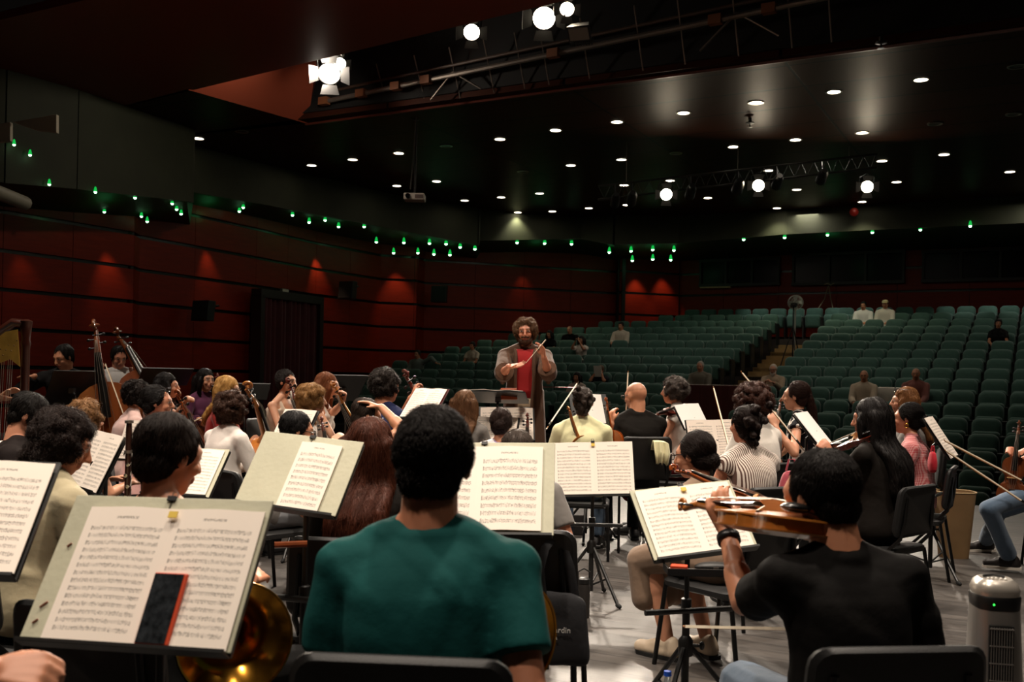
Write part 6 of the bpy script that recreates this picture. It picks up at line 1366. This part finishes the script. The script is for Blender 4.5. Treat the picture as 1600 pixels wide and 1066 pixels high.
# harp
def harp():
    Yh = 8.1; t0 = W(37, 502, Yh); b = V((t0.x+.02, Yh, 0)); t = thing('harp', 'brown concert harp with ornate golden neck plate at the left edge', 'harp', b); wm = wood('harp_wood', '4a2013', '2c120b'); top = t0 - b; X = -1
    mb = MB(); mb.lathe([(.10, .0), (.10, .09), (.06, .13), (.036, .25), (.034, top.z-.22), (.042, top.z-.18), (.034, top.z-.15), (.046, top.z-.04), (.05, top.z), (.02, top.z+.015)], 20); mb.build('column', wm, t)
    mb = MB(); q = [V((0, 0, top.z-.02)), V((-.10, 0, top.z-.01)), V((-.22, 0, top.z-.10)), V((-.38, 0, top.z-.24)), V((-.55, 0, top.z-.22)), V((-.70, 0, top.z-.30))]; mb.tube(q, [.045, .05, .055, .05, .05, .06], 12, flat=.7); mb.build('harp_neck', wm, t)
    mb = MB(); pl = [(-.045, -.05, top.z-.07), (-.14, -.05, top.z-.09), (-.36, -.05, top.z-.26), (-.40, -.05, top.z-.42), (-.22, -.05, top.z-.36), (-.10, -.05, top.z-.31), (-.02, -.05, top.z-.37)]; mb.slab(pl[::-1], .012); pm = mb.build('neck_plate', mat('gold_plate', 'cda24a', .4, metal=.4, vary=.15, vscale=14), t, smooth=False)
    mb = MB()
    for i in range(16): mb.ell((-.04-.022*i, -.064, top.z-.16-.012*i - .03*(i % 3)), (.006, .004, .006), nu=8, nv=6)
    mb.build('tuning_disc', mat('disc_dark', '5a431a', .4, metal=.6), pm)
    bt, tp_ = V((-.10, 0, .10)), V((-.70, 0, top.z-.34)); mb = MB(); R = []
    for f, w, dp in ((0, .20, .14), (.5, .15, .11), (1, .06, .06)):
        c = bt.lerp(tp_, f); nx = V((-.93, 0, -.37)); R.append([c + V((0, -w, 0)), c + V((0, w, 0)), c + V((0, w*.75, 0)) + nx*dp, c + nx*dp*1.3, c + V((0, -w*.75, 0)) + nx*dp])
    mb.rings(R); mb.build('soundbox', wood('harp_board', 'a8763e', '6d4520'), t, smooth=False)
    sm_ = mat('harp_string', 'd8cfc0', .4); rd = mat('harp_string_red', 'a83020', .4)
    for i in range(34):
        f = .08+.86*i/33; c = bt.lerp(tp_, f); x = c.x; zt = top.z-.30 - max(0, (-x-.12))*.18; mb = MB(); mb.tube([c, V((x+.06*(1-f), -.02, zt+.02))], .0016, 4); mb.build('string', rd if i % 7 == 3 else sm_, t)
harp()
# baton
mb = MB(); a, b = W(853, 531, 8.80), W(822, 567, 8.74); mb.tube([a, a.lerp(b, .25), b], [.006, .004, .002], 6); tag(mb.build('baton', mat('baton_wood', 'cbb69a', .5)), 'thin pale baton in the raised hand of the conductor', 'baton')
# wrist watch of the viola player is worn: part of the person
vp = VIOL['root']; E_, T_ = VIOL['arms'][-1][:2]; wa = T_.lerp(E_, .10); ax = (T_-E_).normalized(); mb = MB(); x, y = ortho(ax)
mb.rings([[(wa + ax*z + (x*math.cos(a)+y*math.sin(a))*.0345) for a in np.linspace(0, 2*PI, 25)[:-1]] for z in (-.012, .012)], cap=False); w_ = mb.build('wrist_watch', mat('watch_black', '0b0b0c', .4), vp); sd = w_.modifiers.new('t', 'SOLIDIFY'); sd.thickness = .005
# ================================================================ podium, rail, odds and ends
pc = W(812, 600, 9.3); t = thing('podium', 'low dark conductor podium with red back rail', 'podium', V((pc.x+.05, pc.y+.1, 0)))
mb = MB(); mb.box((0, 0, PODZ/2), (1.2, 1.1, PODZ), Matrix.Rotation(-.1, 3, 'Z')); mb.build('platform', mat('podium_carpet', '1a1615', .9), t, smooth=False, bevel=.01)
Yr = pc.y+.65; A_, B_ = W(838, 604, Yr), W(907, 606, Yr); o_ = t.location; zr = B_.z; mb = MB(); redr = mat('red_rail', '7d1a1c', .45); xa, xb = A_.x-o_.x-.1, B_.x-o_.x
mb.tube([(xa, .55, .0), (xa, .55, zr), (xb, .55, zr), (xb, .55, 0)], .022, 8); mb.tube([(xa, .55, zr*.55), (xb, .55, zr*.55)], .014, 8); mb.build('back_rail', redr, t)
# tower fan, right foreground
b = V((W(1566, 985, 2.9).x, 2.95, 0)); pt = W(1563, 903, 2.95); t = thing('tower_fan', 'grey silver tower fan standing in the bottom right corner', 'tower fan', Matrix.Translation(b) @ Matrix.Rotation(-.2, 4, 'Z')); H1 = pt.z; silver = mat('fan_silver', '8e8a85', .35, metal=.5); dk = mat('fan_dark', '111111', .4)
def oval(a, b_, z, n=32, e=.75): return [V((a*math.copysign(abs(math.cos(2*PI*k/n))**e, math.cos(2*PI*k/n)), b_*math.copysign(abs(math.sin(2*PI*k/n))**e, math.sin(2*PI*k/n)), z)) for k in range(n)]
mb = MB(); mb.rings([oval(.155, .155, 0), oval(.155, .155, .03), oval(.11, .11, .05)]); mb.build('base', dk, t)
mb = MB(); mb.rings([oval(.068, .07, .05), oval(.082, .085, .2), oval(.078, .08, H1*.6), oval(.066, .07, H1-.075)]); mb.build('body', silver, t)
mb = MB(); mb.rings([oval(.066, .071, H1-.085), oval(.068, .073, H1-.05), oval(.066, .07, H1-.045)]); mb.build('display_band', dk, t)
mb = MB(); mb.rings([oval(.064, .069, H1-.046), oval(.066, .071, H1-.03), oval(.058, .062, H1-.010), oval(.045, .05, H1), oval(.03, .034, H1-.002)]); mb.build('top_cap', mat('cap_silver', 'b5aea4', .3, metal=.6), t)
mb = MB()
for i in range(5): mb.ell((-.024+.012*i, -.012-.004*abs(i-2), H1), (.0042, .006, .004), nu=8, nv=6)
mb.build('button', mat('button_white', 'd8d4cc', .4), t)
mb = MB(); mb.tube([(-.03, .01, H1+.002), (0, .022, H1+.004), (.03, .01, H1+.002)], .004, 6); mb.build('carry_handle', dk, t)
mb = MB(); mb.box((0, -.078, H1*.48), (.066, .012, H1*.74)); mb.build('grille_recess', dk, t, smooth=False)
mb = MB()
for i in range(9): mb.box((-.028+.007*i, -.085, H1*.48), (.0018, .004, H1*.73))
for i in range(13): mb.box((0, -.086, H1*.12 + H1*.06*i), (.064, .004, .003))
mb.build('grille_bar', silver, t, smooth=False)
mb = MB(); mb.ell((-.02, -.074, H1-.066), (.003, .002, .003), nu=8, nv=6); mb.build('indicator_light', mat('green_led', '40ff60', .4, emit='30ff50', estr=2), t)
# cardboard bin at the right
b = W(1490, 845, 8.1); t = thing('waste_bin', 'beige cardboard bin standing behind the stand with the bows', 'bin', V((b.x, b.y, 0))); zt = W(1492, 768, 8.1).z; bm_ = mat('cardboard', '8d6f4a', .8, vary=.1)
mb = MB(); mb.rings([oval(.11, .10, 0), oval(.155, .14, zt), oval(.15, .135, zt), oval(.105, .095, .01)]); mb.build('bin_wall', bm_, t)
mb = MB(); mb.tube([tuple(p) for p in oval(.155, .14, zt)] + [tuple(oval(.155, .14, zt)[0])], .006, 6); mb.build('bin_rim', mat('rim_pale', 'b59a70', .7), t)
# bag hanging on a chair, flask, bottle cap
def text_obj(body, size, m, parent, M, ext=.0006):
    cu = bpy.data.curves.new('lettering', 'FONT'); cu.body = body; cu.size = size; cu.extrude = ext; cu.resolution_u = 3
    o = bpy.data.objects.new('tmp', cu); TMP.collection.objects.link(o); TVL.update(); me = bpy.data.meshes.new_from_object(o.evaluated_get(TVL.depsgraph)); bpy.data.objects.remove(o)
    me.materials.clear(); me.materials.append(m); q = bpy.data.objects.new('lettering', me); COL.objects.link(q); q.parent = parent; q.matrix_local = M; return q
Yb = 3.52; pb = W(874, 1038, Yb); t = thing('tote_bag', 'dark grey cloth bag with white lettering hanging on the empty chair', 'bag', Mz(V((pb.x, pb.y, pb.z)), -.12)); ztop = W(872, 925, Yb).z - pb.z; bagm = C('bag_cloth', '2b2b2d'); mb = MB()
mb.rings([[V((s*x*w/2, y*d_, z + .015*math.sin(x*5))) for x, y in ((-1, -.7), (-.5, -1), (0, -1.05), (.5, -1), (1, -.7), (1, .7), (.4, 1), (-.4, 1), (-1, .7))] for s, w, d_, z in ((1, .205, .05, 0), (1.02, .22, .06, .04), (.97, .21, .055, ztop*.5), (.92, .20, .04, ztop*.85), (.97, .19, .018, ztop))]); o_ = mb.build('sack', bagm, t); o_.modifiers.new('sub', 'SUBSURF').render_levels = 2
mb = MB(); mb.tube([(-.06, -.03, ztop-.03), (-.075, -.02, ztop+.08), (-.06, -.0, ztop+.15), (-.03, .06, ztop+.19)], .016, 6, flat=.25); mb.tube([(.05, .03, ztop-.03), (.03, .03, ztop+.08), (.0, .04, ztop+.16), (-.03, .06, ztop+.19)], .016, 6, flat=.25); mb.build('strap', bagm, t)
wht = mat('white_print', 'd8d8d4', .6); Mt = Matrix.Translation((-.095, -.072, ztop*.50)) @ Matrix.Rotation(PI/2, 4, 'X')
text_obj('cardin', .028, wht, t, Matrix.Translation((-.028, -.0665, .128)) @ Matrix.Rotation(PI/2, 4, 'X')); text_obj('a', .022, wht, t, Matrix.Translation((-.014, -.067, .104)) @ Matrix.Rotation(PI/2, 4, 'X'))
make_chair(Mz(V((W(822, 930, 3.75).x, 3.85, 0)), -.15), 'empty black chair beside the dark grey bag, right of the teal T-shirt', .47)
fb = W(911, 963, 5.8); t = thing('drinking_flask', 'dark grey metal drinking flask standing on the floor beside the bag', 'flask', V((fb.x, 5.8, 0))); fm = mat('flask_grey', '34312f', .4, metal=.5); zf_ = .205
mb = MB(); mb.lathe([(.001, 0), (.036, 0), (.038, .01), (.038, .18), (.034, .2), (.001, .2)], 24); mb.build('flask_body', fm, t)
mb = MB(); mb.lathe([(.001, .2), (.036, .2), (.036, .225), (.02, .235), (.001, .235)], 24); mb.build('lid', mat('lid_black', '121212', .4), t)
mb = MB(); mb.tube([(-.033, 0, .22), (-.035, 0, .265), (0, 0, .285), (.035, 0, .265), (.033, 0, .22)], .005, 6); mb.build('carry_loop', mat('lid_black', '121212', .4), t)
bb_ = W(1043, 1062, 3.9); t = thing('water_bottle', 'clear water bottle with blue cap at the bottom edge, only its cap showing', 'bottle', V((W(1043, 1064, 4.0).x, 4.0, 0))); h_ = W(1043, 1056, 4.0).z
mb = MB(); mb.lathe([(.001, 0), (.031, 0), (.031, max(h_-.07, .05)), (.013, max(h_-.02, .08)), (.013, h_)], 20); mb.build('bottle_body', mat('clear_plastic', 'dfe8ec', .05, trans=.9), t)
mb = MB(); mb.lathe([(.001, h_+.018), (.015, h_+.018), (.016, h_), (.001, h_)], 16); mb.build('cap', mat('blue_cap', '1d55c8', .4), t)
# pale yellow cloth on the bald player's chair, pink bag, red bag
def hang(label, px, py, Y, w, h, m, name, cat, ang=0.):
    hh = BALD['root']['_zp']-.015; c = BALD['M'] @ V((.09, -.305, .775*hh/.445)); mb = MB(); n = 10; rows = []
    for z, d_, s in ((-h, -.05, .72), (-h*.5, -.045, .95), (0, -.02, .9), (.01, .02, .86), (-h*.4, .05, .8)): rows.append([V((w*s*(i/n-.5) + .01*math.sin(z*40), d_ + .012*math.sin(i*1.5+z*9), z - .25*w*(i/n-.3)**2 + .012*math.sin(i*2.2)*(z/-h if z < 0 else 0))) for i in range(n+1)])
    mb.rings(rows, cap=False, closed=False); o_ = mb.build(name, m); o_.matrix_world = Mz(c, ang); o_.modifiers.new('t', 'SOLIDIFY').thickness = .006; tag(o_, label, cat)
hang('pale yellow cloth hanging over the chair back of the bald player', 1019, 694, 7.75, .15, .17, C('yellow_cloth', 'd8d2a8'), 'cleaning_cloth', 'cloth', .3)
for lab, px, py, Y, w, h, c_ in (('soft pink red bag hanging beside the striped blouse player', 1236, 768, 6.3, .17, .27, '9c4450'), ('bright red scarf hanging from the chair before the bow stand', 1457, 722, 7.0, .055, .15, 'b01c2c')):
    p = W(px, py, Y); t = thing('cloth_bag' if 'bag' in lab else 'red_scarf', lab, 'bag' if 'bag' in lab else 'scarf', p); mb = MB()
    mb.rings([[V((x*s*w/2, y*.05*s, z*h)) for x, y in ((-1, -.6), (-.4, -1), (.4, -1), (1, -.6), (1, .6), (.3, 1), (-.3, 1), (-1, .6))] for s, z in ((.5, -.52), (1, -.4), (1.05, 0), (.8, .3), (.55, .5))]); o_ = mb.build('sack', C('bag_'+c_, c_), t); o_.modifiers.new('s', 'SUBSURF').render_levels = 2
    mb = MB(); mb.tube([(-w*.2, 0, h*.48), (-w*.1, 0, h*.75), (w*.1, 0, h*.75), (w*.2, 0, h*.48)], .007, 6); mb.build('strap', C('bag_'+c_, c_), t)
# ================================================================ light and colour
def spot(loc, target, power, size=60, blend=.4, col=(1, .86, .7), rad=.12, name='spot_light'):
    l = bpy.data.lights.new(name, 'SPOT'); l.energy = power; l.spot_size = math.radians(size); l.spot_blend = blend; l.color = col; l.shadow_soft_size = rad
    o = bpy.data.objects.new(name, l); COL.objects.link(o); o.location = loc
    o.rotation_euler = (V(target)-V(loc)).to_track_quat('-Z', 'Y').to_euler(); return o
def area(loc, target, power, sx, sy, col=(1, .88, .75), name='area_light'):
    l = bpy.data.lights.new(name, 'AREA'); l.energy = power; l.shape = 'RECTANGLE'; l.size = sx; l.size_y = sy; l.color = col
    o = bpy.data.objects.new(name, l); COL.objects.link(o); o.location = loc
    o.rotation_euler = (V(target)-V(loc)).to_track_quat('-Z', 'Y').to_euler(); return o
LK = 1.9
for loc, tg, pw in STAGE_SPOTS: spot(loc, tg, pw*LK, 50, .5, (1, .87, .72), .1)
# overhead stage rig (above the frame)
for x, y, p, tx, ty in [(-2.9, 4.0, 900, -2.2, 4.6), (.6, 3.9, 800, .4, 4.6), (3.7, 4.2, 560, 3.0, 5.0), (-1.7, 7.6, 620, -1.4, 8.0), (2.6, 7.6, 700, 2.1, 7.8), (-5.0, 7.6, 420, -4.2, 8.6), (-1.2, 1.3, 420, -1.0, 2.3), (1.6, 1.0, 80, 1.3, 2.6)]:
    spot((x, y, 6.9), (tx, ty, .8), p*LK, 74, .9, (1, .86, .72), .18, 'rig_or_added_spot')
p = W(497, 122, 16.8); l = bpy.data.lights.new('slot_spill', 'POINT'); l.energy = 110; l.color = (1, .85, .7); l.shadow_soft_size = .1; o = bpy.data.objects.new('slot_spill', l); COL.objects.link(o); o.location = p
spot((.5, 4.2, 7.0), W(648, 309, 19.2), 160, 9, .5, (1, .9, .8), .1, 'rig_or_added_spot')  # added narrow spot that only brightens the projector, not part of the rig
# house: each downlight row gives a little light on the seats; scallops on fascia and walls
for px, py, pw in [(809, 334, 42), (1214, 325, 42), (1347, 315, 42)]:
    p = ceil_pt(px, py); spot(p + V((0, 0, -.05)), p + V((.02, .25, -2)), pw*2.0, 100, .8, (1, .93, .62), .06, 'fascia_lamp')
for px, py, pw in [(500, 388, 60), (620, 400, 60), (330, 372, 30), (175, 365, 40), (998, 415, 60), (1040, 415, 50), (40, 360, 15), (820, 410, 15)]:
    Y = wall_at(px); p = W(px, py, Y-.45); spot(p, p + V((.05, .35, -1.8)), pw*.9, 62, .8, (1, .62, .42), .05, 'wall_washer')
for px in (170, 330, 520, 680, 840, 1020, 1300):
    Y, fy = fas_at(px); p = W(px, fy+6, Y+.6); l = bpy.data.lights.new('green_glow', 'POINT'); l.energy = .7; l.color = (.12, 1, .3); l.shadow_soft_size = .15
    o = bpy.data.objects.new('green_glow', l); COL.objects.link(o); o.location = p - V((0, 0, .35))
for u, v, p in [(-9, 24, 50), (-4, 22, 60), (2, 22, 60), (-6, 28.5, 40), (0, 28, 50), (4, 26, 40), (-3, 18, 40)]:
    area(HW(u, v, CEIL-.15), HW(u, v-.3, 0), p*.48, .6, .6, (1, .9, .75), 'house_light')
for u in (-7.6, -6.2, -4.9, -1.9, -.6, .7): spot(HW(u, 29.9, 5.2), HW(u, 30.95, 2.7), 55, 58, .6, (1, .95, .85), .05, 'back_row_lamp')
w = bpy.data.worlds.new('world'); SC.world = w; w.use_nodes = True
w.node_tree.nodes['Background'].inputs[0].default_value = (.02, .016, .014, 1); w.node_tree.nodes['Background'].inputs[1].default_value = .12
SC.view_settings.view_transform = 'Standard'; SC.view_settings.look = 'None'; SC.view_settings.gamma = 1; SC.view_settings.exposure = 0
SC.view_settings.use_curve_mapping = False
bpy.data.scenes.remove(TMP)
